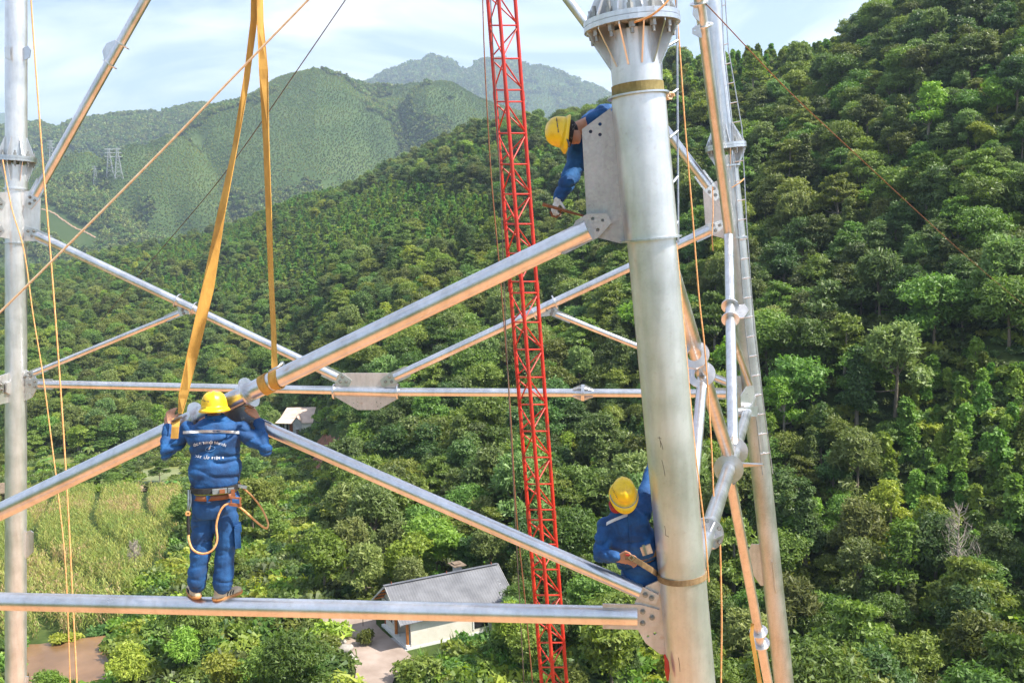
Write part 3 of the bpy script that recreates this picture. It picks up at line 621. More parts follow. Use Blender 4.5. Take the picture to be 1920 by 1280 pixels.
# upper bay of the same face, and the one below
r3 = tube_part('brace', P(1367, 436, 18.1), P(1300, -90, 15.6), 0.092, 'steel_worn'); d3 = (P(1300, -90, 15.6) - P(1367, 436, 18.1)).normalized()
for uv_ in ((1311, 6, 16.0), (1320, 48, 16.2)): disc(r3, P(*uv_), d3, 0.09, 0.155, 0.02, 'steel')
gusset(r3, [P(1307, 8, 15.95), P(1300, 12, 15.95), P(1298, 28, 16.0), P(1304, 40, 16.1), P(1311, 44, 16.1)], FFn, 0.02, 'steel_worn', [(P(1303, 20, 15.97), 0.012)])
gusset(r3, [P(1312, 46, 16.1), P(1298, 53, 16.1), P(1298, 63, 16.1), P(1312, 73, 16.2), P(1316, 73, 16.2)], FFn, 0.02, 'steel_worn', [(P(1303, 57, 16.1), 0.012)])
r4a, r4b = P(1370, 903, 13.3), P(1463, 1400, 16.2)
r4 = tube_part('brace', r4a, r4b, 0.072, 'steel_worn'); d4 = (r4b - r4a).normalized()
for t_ in (0.0, 1.0):
    p_ = [P(1425, 1182, 14.8), P(1430.5, 1204, 14.93)][int(t_)]; k_ = (p_ - r4a).dot(d4); disc(r4, r4a + d4 * k_, d4, 0.065, 0.135, 0.02, 'steel')
gusset(r4, [P(1365, 880, 13.2), P(1376, 880, 13.2), P(1380, 930, 13.4), P(1371, 930, 13.4)], FFn, 0.02, 'steel')
# plates where the right face meets the far leg
gusset(legb, [P(1388, 742, 17.6), P(1398, 724, 17.7), P(1412, 722, 17.8), P(1414, 744, 17.8), P(1402, 772, 17.7), P(1390, 770, 17.6)], (FFn + RFn).normalized(), 0.02, 'steel_worn', [(P(1401, 738, 17.68), 0.012)])
gusset(legb, [P(1381, 765, 17.0), P(1421, 761, 17.2), P(1420, 780, 17.2), P(1382, 781, 17.0)], FFn, 0.02, 'steel')
# ladder
lad = MB(); rails = []
for xs in (((1351, -60), (1357, 95), (1373, 240), (1384, 420), (1398, 620), (1419, 790), (1430, 890)), ((1356, -60), (1366, 95), (1391, 240), (1400, 420), (1414, 620), (1436, 790), (1449, 888))):
    pts = []
    for k_, (uu, v_) in enumerate(xs): pts.append(P(uu, v_, project(BR.at(v_))[2] - 0.215))
    rails.append(pts)
lad_root = lad.path(rails[0], 0.011, 6).build('ladder', M['wire_steel'], tower)
sub(MB().path(rails[1], 0.011, 6), 'ladder_rail', 'wire_steel', lad_root)
def along(pts, v_):
    for a_, b_ in zip(pts[:-1], pts[1:]):
        va, vb = project(a_)[1], project(b_)[1]
        if va <= v_ <= vb: return lerp(a_, b_, (v_ - va) / (vb - va))
    return pts[-1]
v_ = -25.0
while v_ < 885:
    sub(MB().tube(along(rails[0], v_), along(rails[1], v_ - 3), 0.012, n=6), 'rung', 'steel', lad_root); v_ += 36.5
# leg beside the front one: a second, thin ladder rail and its step stubs
vr = [P(1269, -40, 8.1), P(1270, 120, 8.1), P(1271, 300, 8.12), P(1272, 455, 8.15)]
lad2 = MB().path(vr, 0.009, 6).build('step_rail', M['wire_steel'], tower)
for v_ in (80, 172, 250, 336, 420): sub(MB().tube(P(1270.5, v_ - 4, 8.1), P(1244 + v_ * 0.045, v_ + 9, 8.0), 0.012, n=6), 'rung', 'steel', lad2)
sub(MB().tube(P(1240, 105, 8.25), P(1243, 260, 8.25), 0.007, n=6), 'ladder_rail', 'wire_steel', lad2)

# ------------------------------------------------------------------ the tube hanging in the slings, not bolted yet
g0, g1 = ff(1104, 431, 0.03), ff(-300, 1102.0, -0.75); gd = (g1 - g0).normalized()
def gd_at(u_): 
    lo, hi = 0.0, 1.0
    for _ in range(40):
        t = (lo + hi) / 2
        if project(lerp(g0, g1, t))[0] > u_: lo = t
        else: hi = t
    return lerp(g0, g1, lo)
hang = empty('hanging_tube', g1, 'long galvanised diagonal tube hanging in yellow slings, plate end at the thick leg', 'steel tube')
MB().tube(g0, g1 + gd * 1.5, 0.081, n=40).build('tube', M['steel'], hang)
ep = [(1079, 414), (1101, 401), (1139, 400), (1147, 417.5), (1122.5, 445), (1060, 476), (1052, 476)]
gusset(hang, [ff(*q_, 0.045) for q_ in ep], FFn, 0.014, 'steel_dull', [(ff(1111.5, 410, 0.045), 0.014), (ff(1130, 413, 0.045), 0.013), (ff(1121, 431, 0.045), 0.014)], name='end_plate')
for uu in (467, 372): disc(hang, gd_at(uu), gd, 0.075, 0.135, 0.018, 'steel')
mm_ = gd_at(420); dn = gd.cross(FFn).normalized(); dn = dn if dn.z < 0 else -dn
gusset(hang, [gd_at(462) + dn * 0.07, gd_at(464) + dn * 0.16, gd_at(452) + dn * 0.33, gd_at(400) + dn * 0.30, gd_at(376) + dn * 0.15, gd_at(376) + dn * 0.07], FFn, 0.016, 'steel_worn')
# ------------------------------------------------------------------ slings, ropes, wires, the red mast
tp = P(481, -190, 8.25)
def sling(label, pts_px, wides, wrap_u, turns, wrap_w):
    o = empty('lifting_sling', gd_at(wrap_u), label, 'sling', 'slings holding the hanging tube')
    pts = [P(*q_) for q_ in pts_px]; k = len(pts)
    wd = []
    for i in range(k):
        an = 0.75 * math.sin(i * 1.3 + 0.4); wd.append((c_r * math.cos(an) + c_f * math.sin(an)) * wides[i])
    nr = [(pts[min(i + 1, k - 1)] - pts[max(i - 1, 0)]).cross(wd[i]) for i in range(k)]
    MB().ribbon(pts, wd, 0.008, nr).build('strap', M['strap'], o)
    for du in turns:
        c_ = gd_at(wrap_u + du); ax = (gd + FFn * 0.0 + Vector((0, 0, 0.25 if du > 0 else -0.05))).normalized()
        sub(MB().ring(c_, ax, 0.0815, 0.0895, wrap_w, 40), 'wrap', 'strap', o)
    return o
sg1 = sling('long slanting yellow sling whose end the standing worker grips', [(481, -190, 8.25), (476, 40, 8.3), (462, 150, 8.32), (440, 280, 8.33), (415, 400, 8.34), (390, 540, 8.34), (362, 660, 8.34), (344, 740, 8.32), (338, 775, 8.30)], [0.03, 0.03, 0.026, 0.034, 0.042, 0.050, 0.050, 0.040, 0.032], 330, (0,), 0.075)
sg2 = sling('upright yellow sling wrapped twice round the hanging tube', [(483, -190, 8.25), (488, 40, 8.27), (494, 130, 8.28), (499, 260, 8.28), (504, 400, 8.28), (508, 520, 8.27), (513, 620, 8.24), (515, 690, 8.19)], [0.03, 0.03, 0.038, 0.038, 0.030, 0.022, 0.022, 0.026], 511, (-11, 8), 0.075)
sub(MB().path([P(505, 697, 8.08), P(513, 692, 8.06), P(521, 688, 8.07), P(529, 681, 8.12)], 0.011, 8), 'shackle', 'chrome', sg2)
sub(MB().ring(P(529, 681, 8.12), c_f, 0.008, 0.019, 0.012, 16), 'shackle_eye', 'chrome', sg2)
sub(MB().path([P(324, 790, 8.02), P(332, 784, 8.0), P(341, 781, 8.02)], 0.012, 8), 'shackle', 'wire_dark', sg1)
sub(MB().ribbon([P(331, 784, 8.03), P(329, 800, 8.0), P(327, 822, 8.0)], [c_r * 0.03] * 3, 0.008, c_f), 'strap_tail', 'strap', sg1)
def line(name, pts, r, mat, label, cat='rope', group=None, sag=0.0, twist=False):
    """rope or wire through points, smoothed, a little slack"""
    ps = [P(*q_) for q_ in pts]; out = []
    for i in range(len(ps) - 1):
        p0, p1, p2, p3 = ps[max(i - 1, 0)], ps[i], ps[i + 1], ps[min(i + 2, len(ps) - 1)]
        for k in range(8):
            t = k / 8; out.append(0.5 * ((2 * p1) + (p2 - p0) * t + (2 * p0 - 5 * p1 + 4 * p2 - p3) * t * t + (3 * p1 - p0 - 3 * p2 + p3) * t ** 3))
    out.append(ps[-1]); n = len(out) - 1
    out = [p - Vector((0, 0, sag * 4 * (i / n) * (1 - i / n))) for i, p in enumerate(out)]
    return tag(MB().path(out, r, 7).build(name, M[mat]), label, cat, group)
line('rope', [(55, -60, 15), (62, 60, 15), (80, 300, 14.9), (95, 480, 14.8), (113, 720, 14.7), (128, 960, 14.6), (146, 1320, 14.5)], 0.012, 'rope_orange', 'orange rope hanging straight down, the one that passes nearest the thin far brace end')
line('rope', [(5, 300, 16.5), (22, 390, 16.4), (45, 470, 16.3), (62, 590, 16.2), (80, 700, 16.1), (97, 830, 16.0), (112, 950, 15.9), (124, 1080, 15.8), (133, 1320, 15.7)], 0.010, 'rope_orange', 'thinner orange rope slanting in front of the far leg with no ladder')
line('rope', [(640, -62, 7.2), (580, -2, 7.25), (440, 142, 7.3), (300, 286, 7.35), (150, 437, 7.4), (0, 585, 7.45), (-90, 672, 7.5)], 0.0085, 'rope_pale', 'pale thick rope stretched diagonally behind the slanting sling')
line('wire', [(670, -30, 22), (648, 0, 22.4), (560, 128, 24), (470, 258, 26), (400, 352, 28), (300, 470, 32), (190, 600, 38)], 0.013, 'wire_dark', 'thin dark wire running down across the valley beyond the slings', 'wire')
line('wire', [(904, -40, 13.2), (909, 120, 13.25), (921, 330, 13.3), (938, 520, 13.35), (955, 740, 13.4), (968, 960, 13.5), (984, 1120, 13.6), (1003, 1330, 13.7)], 0.0085, 'wire_rust', 'rusty wire hanging just beside the red lattice mast', 'wire')
line('wire', [(918, -40, 13.0), (925, 100, 13.05), (936, 300, 13.1), (941, 420, 13.1), (952, 700, 13.2), (985, 1330, 13.4)], 0.007, 'wire_dark', 'thin dark wire hanging inside the red lattice mast', 'wire')
line('wire', [(1325, 10, 16), (1345, 30, 16.5), (1480, 172, 21), (1600, 285, 26), (1740, 415, 34), (1840, 505, 44), (1935, 585, 60)], 0.010, 'wire_rust', 'rusty guy wire running from the far leg down towards the wooded slope', 'wire')
line('rope', [(1262, -40, 9.6), (1272, 60, 9.6), (1284, 230, 9.6), (1298, 400, 9.65), (1311, 560, 9.7), (1321, 650, 9.75), (1332, 800, 9.8), (1338, 930, 9.8)], 0.0075, 'rope_orange', 'thin orange rope hanging between the thick leg and the leg with the ladder')
line('rope', [(1268, 455, 7.62), (1278, 560, 7.66), (1290, 700, 7.72), (1302, 830, 7.77), (1314, 930, 7.81), (1322, 1000, 7.84), (1329, 1090, 7.9)], 0.006, 'rope_orange', 'thin orange cord lying down the side of the thick leg')
line('rope', [(1350, 1015, 9.9), (1352, 1100, 9.9), (1353, 1180, 9.9), (1351, 1330, 9.9)], 0.009, 'rope_orange', 'thin orange rope hanging below the bolted round flange')
tag(MB().ribbon([P(1411, 1168, 14.6), P(1409, 1190, 14.6), P(1416, 1230, 14.6), P(1428, 1300, 14.6)], [c_r * 0.022, c_r * 0.03, c_r * 0.03, c_r * 0.035], 0.01, c_f).build('strap', M['strap']), 'orange webbing strap hanging from the paired collars of the lower brace', 'strap')
line('rope', [(1395, 335, 18.0), (1388, 342, 17.9), (1380, 347, 17.9), (1372, 352, 17.9)], 0.009, 'rope_orange', 'short orange rope lashing tied round the ladder at the far leg')
line('rope', [(1336, 350, 18.2), (1337, 400, 18.2), (1335, 440, 18.15), (1337, 470, 18.15)], 0.010, 'rope_orange', 'orange cord dangling over the far gusset plate beside the ladder')
line('rope', [(1190, 42, 7.1), (1220, 30, 7.0), (1245, 10, 6.98), (1262, -14, 7.0), (1275, -40, 7.1)], 0.008, 'rope_orange', 'orange cord running up from the bolts of the thick leg flange')
tag(MB().path([P(1246 + 6 * math.cos(k * 0.9) + k * 0.6, 180 + 6 * math.sin(k * 0.9) * (1 + 0.3 * math.sin(k)), 7.72 + 0.03 * math.sin(k * 0.9 + 1.2)) for k in range(22)], 0.008, 7).build('rope_knot', M['rope_pale']), 'pale rope knot tied beside the upper collar of the thick leg', 'knot')

# ---- red lattice mast (three chords)
mast = empty('lattice_mast', P(1040, 1500, 15.0), 'red triangular lattice mast standing inside the tower', 'mast')
def chord(uv, dd):
    a_, b_ = P(uv[0], 0, 13.6 + dd), P(uv[1], 1280, 14.25 + dd); w_ = (b_ - a_); return Leg(a_ - w_ * 0.12, b_ + w_ * 0.35)
CH = [chord((914.5, 1015.5), 0.13), chord((935, 1038), -0.17), chord((966, 1062.5), 0.12)]
for c_ in CH: MB().tube(c_.a, c_.b, 0.0265, n=12).build('chord', M['red'], mast)
rows = [-70, -13, 48, 110, 169, 191, 250, 308, 364, 420, 475, 528, 549, 604, 655, 707, 758, 808, 857, 907, 955, 974, 1020, 1067, 1115, 1160, 1204, 1250, 1298, 1345]
for v_ in rows:
    for i in range(3): MB().tube(CH[i].at(v_), CH[(i + 1) % 3].at(v_), 0.0115, n=8).build('cross_bar', M['red'], mast)
for k, (v0, v1) in enumerate(zip(rows[:-1], rows[1:])):
    if v1 - v0 < 30:
        for i in range(3): MB().tube(CH[i].at(v0 + 3), CH[i].at(v1 - 3), 0.032, n=12).build('joint_sleeve', M['red'], mast)
        continue
    for i in range(3):
        a_, b_ = CH[i], CH[(i + 1) % 3]
        if (k + i) % 2: a_, b_ = b_, a_
        MB().tube(a_.at(v0 + 4), b_.at(v1 - 4), 0.0105, n=8).build('diagonal_bar', M['red'], mast)
# ------------------------------------------------------------------ the three workers
from mathutils import noise as mnoise
def ellipsoid(mb, c, ax, n=16, m_=10):
    """ax: three half-axis vectors"""
    c = Vector(c); vs_ = [c + ax[2]]; fs_ = []
    for i in range(1, m_):
        t = math.pi * i / m_
        for j in range(n):
            f = 2 * math.pi * j / n; vs_.append(c + ax[2] * math.cos(t) + ax[0] * (math.sin(t) * math.cos(f)) + ax[1] * (math.sin(t) * math.sin(f)))
    vs_.append(c - ax[2]); L = len(vs_) - 1
    for j in range(n):
        k = (j + 1) % n; fs_.append((0, 1 + j, 1 + k)); fs_.append((L, L - n + k, L - n + j))
        for i in range(m_ - 2): b = 1 + i * n; fs_.append((b + j, b + n + j, b + n + k, b + k))
    mb.add(vs_, fs_, True)
def loft(mb, rings, n=20):
    """rings: (centre, half-axis a, half-axis b); closed at both ends"""
    vs_ = []
    for c, a, b in rings:
        for j in range(n):
            f = 2 * math.pi * j / n; q = abs(math.cos(f)) ** 0.85 * (1 if math.cos(f) >= 0 else -1), abs(math.sin(f)) ** 0.85 * (1 if math.sin(f) >= 0 else -1)
            vs_.append(Vector(c) + Vector(a) * q[0] + Vector(b) * q[1])
    k = len(rings); fs_ = [(i * n + j, i * n + (j + 1) % n, (i + 1) * n + (j + 1) % n, (i + 1) * n + j) for i in range(k - 1) for j in range(n)]
    mb.add(vs_, fs_ + [tuple(reversed(range(n))), tuple(range((k - 1) * n, k * n))], True)
def limb(mb, pts, radii, n=14):
    mb.path(pts, 0, n, radii=radii)
    for p, r in zip(pts, radii): ellipsoid(mb, p, (Vector((r, 0, 0)), Vector((0, r, 0)), Vector((0, 0, r))), 10, 8)
def skin_over(mb, name, mat, parent, voxel, smooth=4, wrinkle=0.0, wscale=9.0, seed=0, keep=None):
    """melt overlapping shapes into one continuous surface, then smooth and crease it"""
    me = mb.mesh(name + '_rough'); tmp = bpy.data.objects.new('tmp_shape', me); COL.objects.link(tmp)
    md = tmp.modifiers.new('r', 'REMESH'); md.mode = 'VOXEL'; md.voxel_size = voxel
    dg = bpy.context.evaluated_depsgraph_get(); out = bpy.data.meshes.new_from_object(tmp.evaluated_get(dg)); out.name = name
    bpy.data.objects.remove(tmp); bpy.data.meshes.remove(me)
    bm = bmesh.new(); bm.from_mesh(out)
    for _ in range(smooth): bmesh.ops.smooth_vert(bm, verts=bm.verts, factor=0.5, use_axis_x=True, use_axis_y=True, use_axis_z=True)
    if wrinkle:
        bm.normal_update(); off = Vector((seed * 3.1, seed * 1.7, 0))
        for v in bm.verts:
            q = (v.co - parent.location) * wscale + off; q2 = Vector((q.x * 0.6, q.y * 0.6, q.z * 1.5))
            q3_ = Vector((q.x * 1.3 + q.z * 0.7, q.y * 1.3, q.z * 0.9 - q.x * 0.6))
            cr = (1 - min(1, abs(mnoise.noise(q2 * 0.75)) * 2.4)) ** 1.5 * (0.35 + 0.65 * max(0.0, mnoise.noise(q * 0.35 + Vector((4, 1, 7))) * 2))      # creases, in places
            f = 0.30 - cr * 1.9 + 0.6 * mnoise.noise(q3_ * 0.45) + 0.22 * mnoise.noise(q2 * 1.6)
            v.co += v.normal * (wrinkle * f)
    bm.to_mesh(out); bm.free()
    out.materials.clear(); out.materials.append(mat); out.polygons.foreach_set('use_smooth', [True] * len(out.polygons))
    out.transform(root_of(parent).inverted()); return link(name, out, None, parent)
def hand(mb, wrist, palm_dir, across, normal, curl, size=1.0, spread=0.35):
    """palm and five fingers. palm_dir: wrist to knuckles; across: towards the thumb; normal: the way fingers curl"""
    d, a, nn = Vector(palm_dir).normalized(), Vector(across).normalized(), Vector(normal).normalized(); s = size
    c = Vector(wrist) + d * 0.052 * s
    loft(mb, [(Vector(wrist) - d * 0.01, a * 0.026 * s, nn * 0.020 * s), (c - d * 0.02 * s, a * 0.034 * s, nn * 0.017 * s), (c + d * 0.02 * s, a * 0.041 * s, nn * 0.015 * s), (c + d * 0.044 * s, a * 0.038 * s, nn * 0.012 * s)], 14)
    for k, (off, ln) in enumerate(((0.030, 0.072), (0.010, 0.080), (-0.010, 0.075), (-0.029, 0.058))):
        p = c + d * 0.036 * s + a * off * s; pts = [p]; an = curl * 0.35
        for seg, fr in ((0, 0.45), (1, 0.32), (2, 0.26)):
            an2 = an; dirv = d * math.cos(an2) + nn * math.sin(an2) + a * off * spread * 6 * (1 if seg == 0 else 0.4); p = p + dirv.normalized() * ln * fr * s; pts.append(p); an += curl
        limb(mb, pts, [0.0105 * s, 0.0100 * s, 0.0092 * s, 0.0080 * s], 9)
    b = c - d * 0.022 * s + a * 0.026 * s; t1 = b + (a * 0.8 + d * 0.5 + nn * 0.25).normalized() * 0.040 * s; t2 = t1 + (a * 0.25 + d * 0.8 + nn * (0.35 + curl * 0.4)).normalized() * 0.032 * s; t3 = t2 + (d * 0.7 + nn * (0.5 + curl * 0.5)).normalized() * 0.024 * s
    limb(mb, [b, t1, t2, t3], [0.016 * s, 0.0125 * s, 0.011 * s, 0.009 * s], 9)
def head(mb, c, up_, fwd, s=1.0):
    """skull, jaw, nose, ears, lips, brow on a head centred at c"""
    up_, fwd = Vector(up_).normalized(), Vector(fwd).normalized(); fwd = (fwd - up_ * fwd.dot(up_)).normalized(); rt = fwd.cross(up_).normalized(); c = Vector(c)
    ellipsoid(mb, c + up_ * 0.022 * s - fwd * 0.008 * s, (rt * 0.077 * s, fwd * 0.096 * s, up_ * 0.098 * s), 18, 12)
    ellipsoid(mb, c - up_ * 0.055 * s + fwd * 0.022 * s, (rt * 0.058 * s, fwd * 0.066 * s, up_ * 0.066 * s), 16, 10)
    ellipsoid(mb, c - up_ * 0.098 * s + fwd * 0.062 * s, (rt * 0.026 * s, fwd * 0.022 * s, up_ * 0.020 * s))
    limb(mb, [c + up_ * 0.008 * s + fwd * 0.088 * s, c - up_ * 0.028 * s + fwd * 0.104 * s], [0.010 * s, 0.015 * s], 8)
    for q in (-1, 1):
        ellipsoid(mb, c + rt * q * 0.079 * s - up_ * 0.012 * s - fwd * 0.012 * s, (rt * 0.010 * s, fwd * 0.020 * s, up_ * 0.032 * s), 10, 8)
        ellipsoid(mb, c + rt * q * 0.031 * s + up_ * 0.020 * s + fwd * 0.080 * s, (rt * 0.024 * s, fwd * 0.012 * s, up_ * 0.008 * s), 10, 6)
        ellipsoid(mb, c + rt * q * 0.046 * s - up_ * 0.022 * s + fwd * 0.066 * s, (rt * 0.022 * s, fwd * 0.016 * s, up_ * 0.020 * s), 10, 6)
    for dz in (-0.062, -0.073): ellipsoid(mb, c + up_ * dz * s + fwd * 0.084 * s, (rt * 0.026 * s, fwd * 0.010 * s, up_ * 0.006 * s), 10, 6)
    return rt
def face_bits(parent, c, up_, fwd, s=1.0):
    up_, fwd = Vector(up_).normalized(), Vector(fwd).normalized(); fwd = (fwd - up_ * fwd.dot(up_)).normalized(); rt = fwd.cross(up_); c = Vector(c)
    for q in (-1, 1):
        mb = MB(); ellipsoid(mb, c + rt * q * 0.031 * s + up_ * 0.006 * s + fwd * 0.081 * s, (rt * 0.013, fwd * 0.008, up_ * 0.007), 10, 6); sub(mb, 'eye', 'black', parent)
        mb = MB(); ellipsoid(mb, c + rt * q * 0.032 * s + up_ * 0.026 * s + fwd * 0.088 * s, (rt * 0.020, fwd * 0.005, up_ * 0.004), 10, 6); sub(mb, 'eyebrow', 'hair', parent)
    mb = MB(); ellipsoid(mb, c - up_ * 0.0 - fwd * 0.028 * s + up_ * 0.012 * s, (rt * 0.081 * s, fwd * 0.084 * s, up_ * 0.080 * s), 18, 12); sub(mb, 'hair', 'hair', parent)
def helmet(parent, c, up_, fwd, s=1.0, band=True):
    """hard hat: domed shell with a raised ridge, brim and peak, headband and chin strap"""
    up_, fwd = Vector(up_).normalized(), Vector(fwd).normalized(); fwd = (fwd - up_ * fwd.dot(up_)).normalized(); rt = fwd.cross(up_); c = Vector(c)
    n = 40; prof = [(1.0, 0.0), (0.985, 0.22), (0.94, 0.46), (0.85, 0.68), (0.70, 0.85), (0.48, 0.96), (0.24, 1.005)]; vs_ = []; fs_ = []
    A, B, H = 0.112 * s, 0.138 * s, 0.138 * s
    def rim(f, k): return A * k * math.cos(f), B * k * math.sin(f)
    rows_ = []
    for ex, z in ((1.17, -0.030), (1.20, -0.022), (1.03, 0.004)):
        row = []
        for j in range(n):
            f = 2 * math.pi * j / n; pk = max(0.0, math.sin(f)) ** 3; e = ex + (0.22 * pk if ex > 1.1 else 0); xx, yy = rim(f, e)
            row.append(c + rt * xx + fwd * yy + up_ * (z * s / 1.0 - 0.016 * pk * s * (1 if ex > 1.1 else 0)))
        rows_.append(row)
    for k, z in prof:
        row = []
        for j in range(n):
            f = 2 * math.pi * j / n; xx, yy = rim(f, k); rid = 0.010 * s * math.exp(-(xx / (0.018 * s)) ** 2) * (z > 0.3) + 0.004 * s * (math.exp(-((abs(xx) - 0.045 * s) / (0.010 * s)) ** 2)) * (z > 0.5)
            row.append(c + rt * xx + fwd * yy + up_ * (z * H + rid))
        rows_.append(row)
    for r_ in rows_: vs_ += r_
    vs_.append(c + up_ * (H * 1.01 + 0.010 * s)); k = len(rows_)
    fs_ = [(i * n + j, i * n + (j + 1) % n, (i + 1) * n + (j + 1) % n, (i + 1) * n + j) for i in range(k - 1) for j in range(n)] + [((k - 1) * n + j, (k - 1) * n + (j + 1) % n, k * n) for j in range(n)]
    mb = MB().add(vs_, fs_, True); h = mb.build('helmet', M['helmet'], parent)
    md = h.modifiers.new('thickness', 'SOLIDIFY'); md.thickness = 0.004
    if band: sub(MB().ring(c + up_ * 0.004 * s, up_, 0.082 * s, 0.098 * s, 0.038 * s, 24), 'headband', 'helmet_dark', h)
    return h, rt
def sole_shoe(parent, ankle, toe_dir, up_, s=1.0):
    d = Vector(toe_dir).normalized(); u_ = Vector(up_).normalized(); w_ = d.cross(u_).normalized(); a = Vector(ankle)
    base = a - u_ * 0.085 * s
    mb = MB(); loft(mb, [(a + u_ * 0.015 - d * 0.005, w_ * 0.045 * s, d * 0.052 * s), (a - u_ * 0.03 + d * 0.008, w_ * 0.045 * s, d * 0.070 * s), (base + u_ * 0.030 + d * 0.055 * s, w_ * 0.047 * s, d * 0.128 * s), (base + u_ * 0.020 + d * 0.060 * s, w_ * 0.050 * s, d * 0.140 * s)], 22)
    ellipsoid(mb, base + u_ * 0.038 + d * 0.135 * s, (w_ * 0.046 * s, d * 0.062 * s, u_ * 0.034 * s)); o = skin_over(mb, 'shoe', M['shoe'], parent, 0.008, 3)
    sl = MB(); loft(sl, [(base + u_ * 0.026 + d * 0.060 * s, w_ * 0.053 * s, d * 0.146 * s), (base + u_ * 0.004 + d * 0.060 * s, w_ * 0.051 * s, d * 0.142 * s), (base + d * 0.060 * s, w_ * 0.048 * s, d * 0.138 * s)], 24); sub(sl, 'sole', 'sole', o)
    for k in range(4):
        p = base + d * (0.075 + 0.022 * k) * s + u_ * (0.078 - 0.010 * k); sub(MB().path([p - w_ * 0.026, p + u_ * 0.006, p + w_ * 0.026], 0.004, 5), 'lace', 'white_tape', o)
    for q in (-1, 1):
        for k in range(3):
            p = base + d * (0.03 + 0.026 * k) * s + w_ * q * 0.0475 * s; sub(MB().path([p + u_ * 0.028, p + u_ * 0.062 + d * 0.014], 0.005, 5), 'stripe', 'black', o)
    return o
S8 = 8.05 / FPX

# ================================================================ worker standing on the front tube, seen from behind
d1 = project(ff(400, 1128))[2] - 0.02
fx_ = Vector((ray(400, 900).x, ray(400, 900).y, 0)).normalized(); rx_ = Vector((fx_.y, -fx_.x, 0)); ux_ = Vector((0, 0, 1))
def q1(u_, v_, dd=0.0): return P(u_, v_, d1 + dd)
w1 = empty('person', q1(400, 1122), 'worker in blue seen from behind, standing on the front tube and gripping the hanging tube', 'person', rz=0)
B = MB()
hips, chest, nk, hd_ = q1(403, 925, -0.02), q1(402, 820, -0.07), q1(402, 782, -0.07), q1(403, 757, -0.06)
loft(B, [(q1(403, 945), rx_ * 0.15, fx_ * 0.10), (hips, rx_ * 0.165, fx_ * 0.115), (q1(402, 880, -0.03), rx_ * 0.13, fx_ * 0.085), (chest, rx_ * 0.155, fx_ * 0.085), (q1(402, 800, -0.06), rx_ * 0.12, fx_ * 0.06), (nk, rx_ * 0.06, fx_ * 0.06)])
limb(B, [nk, q1(403, 768, -0.01)], [0.058, 0.056]); head(B, hd_, ux_ + fx_ * 0.10, fx_ - ux_ * 0.18)
sh = {-1: q1(352, 806, -0.03), 1: q1(452, 806, -0.03)}; el = {-1: q1(311, 852, -0.04), 1: q1(498, 842, -0.06)}; wr = {-1: q1(314, 796, 0.06), 1: q1(484, 786, 0.02)}
hp = {-1: q1(384, 940), 1: q1(424, 940)}; kn = {-1: q1(378, 1018, 0.0), 1: q1(424, 1018, 0.0)}; an = {-1: q1(369, 1096, -0.02), 1: q1(416, 1099, -0.02)}
for s_ in (-1, 1):
    limb(B, [chest + rx_ * s_ * 0.10, sh[s_], el[s_], wr[s_]], [0.058, 0.046, 0.034, 0.028]); limb(B, [hp[s_], kn[s_], an[s_]], [0.080, 0.052, 0.040])
hand(B, wr[-1], q1(320, 769, 0.12) - wr[-1], rx_ * 0.9 + ux_ * 0.2, fx_ * 0.7 + rx_ * 0.4, 0.75, 1.08)
hand(B, wr[1], q1(469, 762, 0.07) - wr[1], -rx_ * 0.9 + ux_ * 0.3, fx_ * 0.8 - rx_ * 0.3, 0.75, 1.08)
body1 = skin_over(B, 'body', M['skin'], w1, 0.0075, 3)
hr = MB(); ellipsoid(hr, hd_ + ux_ * 0.015 - fx_ * 0.016, (rx_ * 0.082, fx_ * 0.090, ux_ * 0.085), 18, 12); sub(hr, 'hair', 'hair', w1)
J = MB()
def r1(u0, u1, v_, dep, dd=-0.03): return (q1((u0 + u1) / 2, v_, dd), rx_ * ((u1 - u0) / 2 * S8), fx_ * dep)
loft(J, [r1(361, 447, 908, 0.128), r1(357, 450, 896, 0.138), r1(353, 453, 880, 0.148), r1(357, 450, 862, 0.140), r1(358, 449, 840, 0.138, -0.04), r1(351, 454, 818, 0.142, -0.06), r1(352, 453, 803, 0.122, -0.06), r1(368, 436, 790, 0.10, -0.065), r1(384, 421, 782, 0.085, -0.065), r1(386, 419, 777, 0.078, -0.065)], 26)
for s_ in (-1, 1):
    limb(J, [chest + rx_ * s_ * 0.12 - fx_ * 0.0, sh[s_], lerp(sh[s_], el[s_], 0.5) - ux_ * 0.012, el[s_], lerp(el[s_], wr[s_], 0.45), lerp(el[s_], wr[s_], 0.86)], [0.094, 0.076, 0.065, 0.061, 0.054, 0.046])
jk = skin_over(J, 'jacket', M['blue'], w1, 0.009, 2, 0.016, 10.0, 1)
sub(MB().ring(q1(402.5, 780, -0.065), ux_, 0.066, 0.080, 0.032, 24), 'collar', 'blue', w1)
T = MB()
loft(T, [r1(361, 446, 903, 0.125, -0.02), r1(358, 449, 925, 0.135, -0.02), r1(358, 450, 950, 0.135, -0.01), r1(361, 447, 968, 0.12, 0)], 26)
for s_ in (-1, 1): limb(T, [hp[s_], lerp(hp[s_], kn[s_], 0.5), kn[s_], lerp(kn[s_], an[s_], 0.5), lerp(kn[s_], an[s_], 0.82), lerp(kn[s_], an[s_], 0.98)], [0.106, 0.099, 0.088, 0.082, 0.082, 0.072])
tr = skin_over(T, 'trousers', M['blue_dirty'], w1, 0.009, 2, 0.016, 9.0, 2)
sole_shoe(w1, q1(366, 1100, 0.0), -rx_ * 0.25 + fx_, ux_); sole_shoe(w1, q1(414, 1104, 0.0), rx_ * 0.86 + fx_ * 0.5, ux_)
hl, _ = helmet(w1, q1(402, 764, -0.06), ux_ + fx_ * 0.06, fx_ - ux_ * 0.05, 0.98)
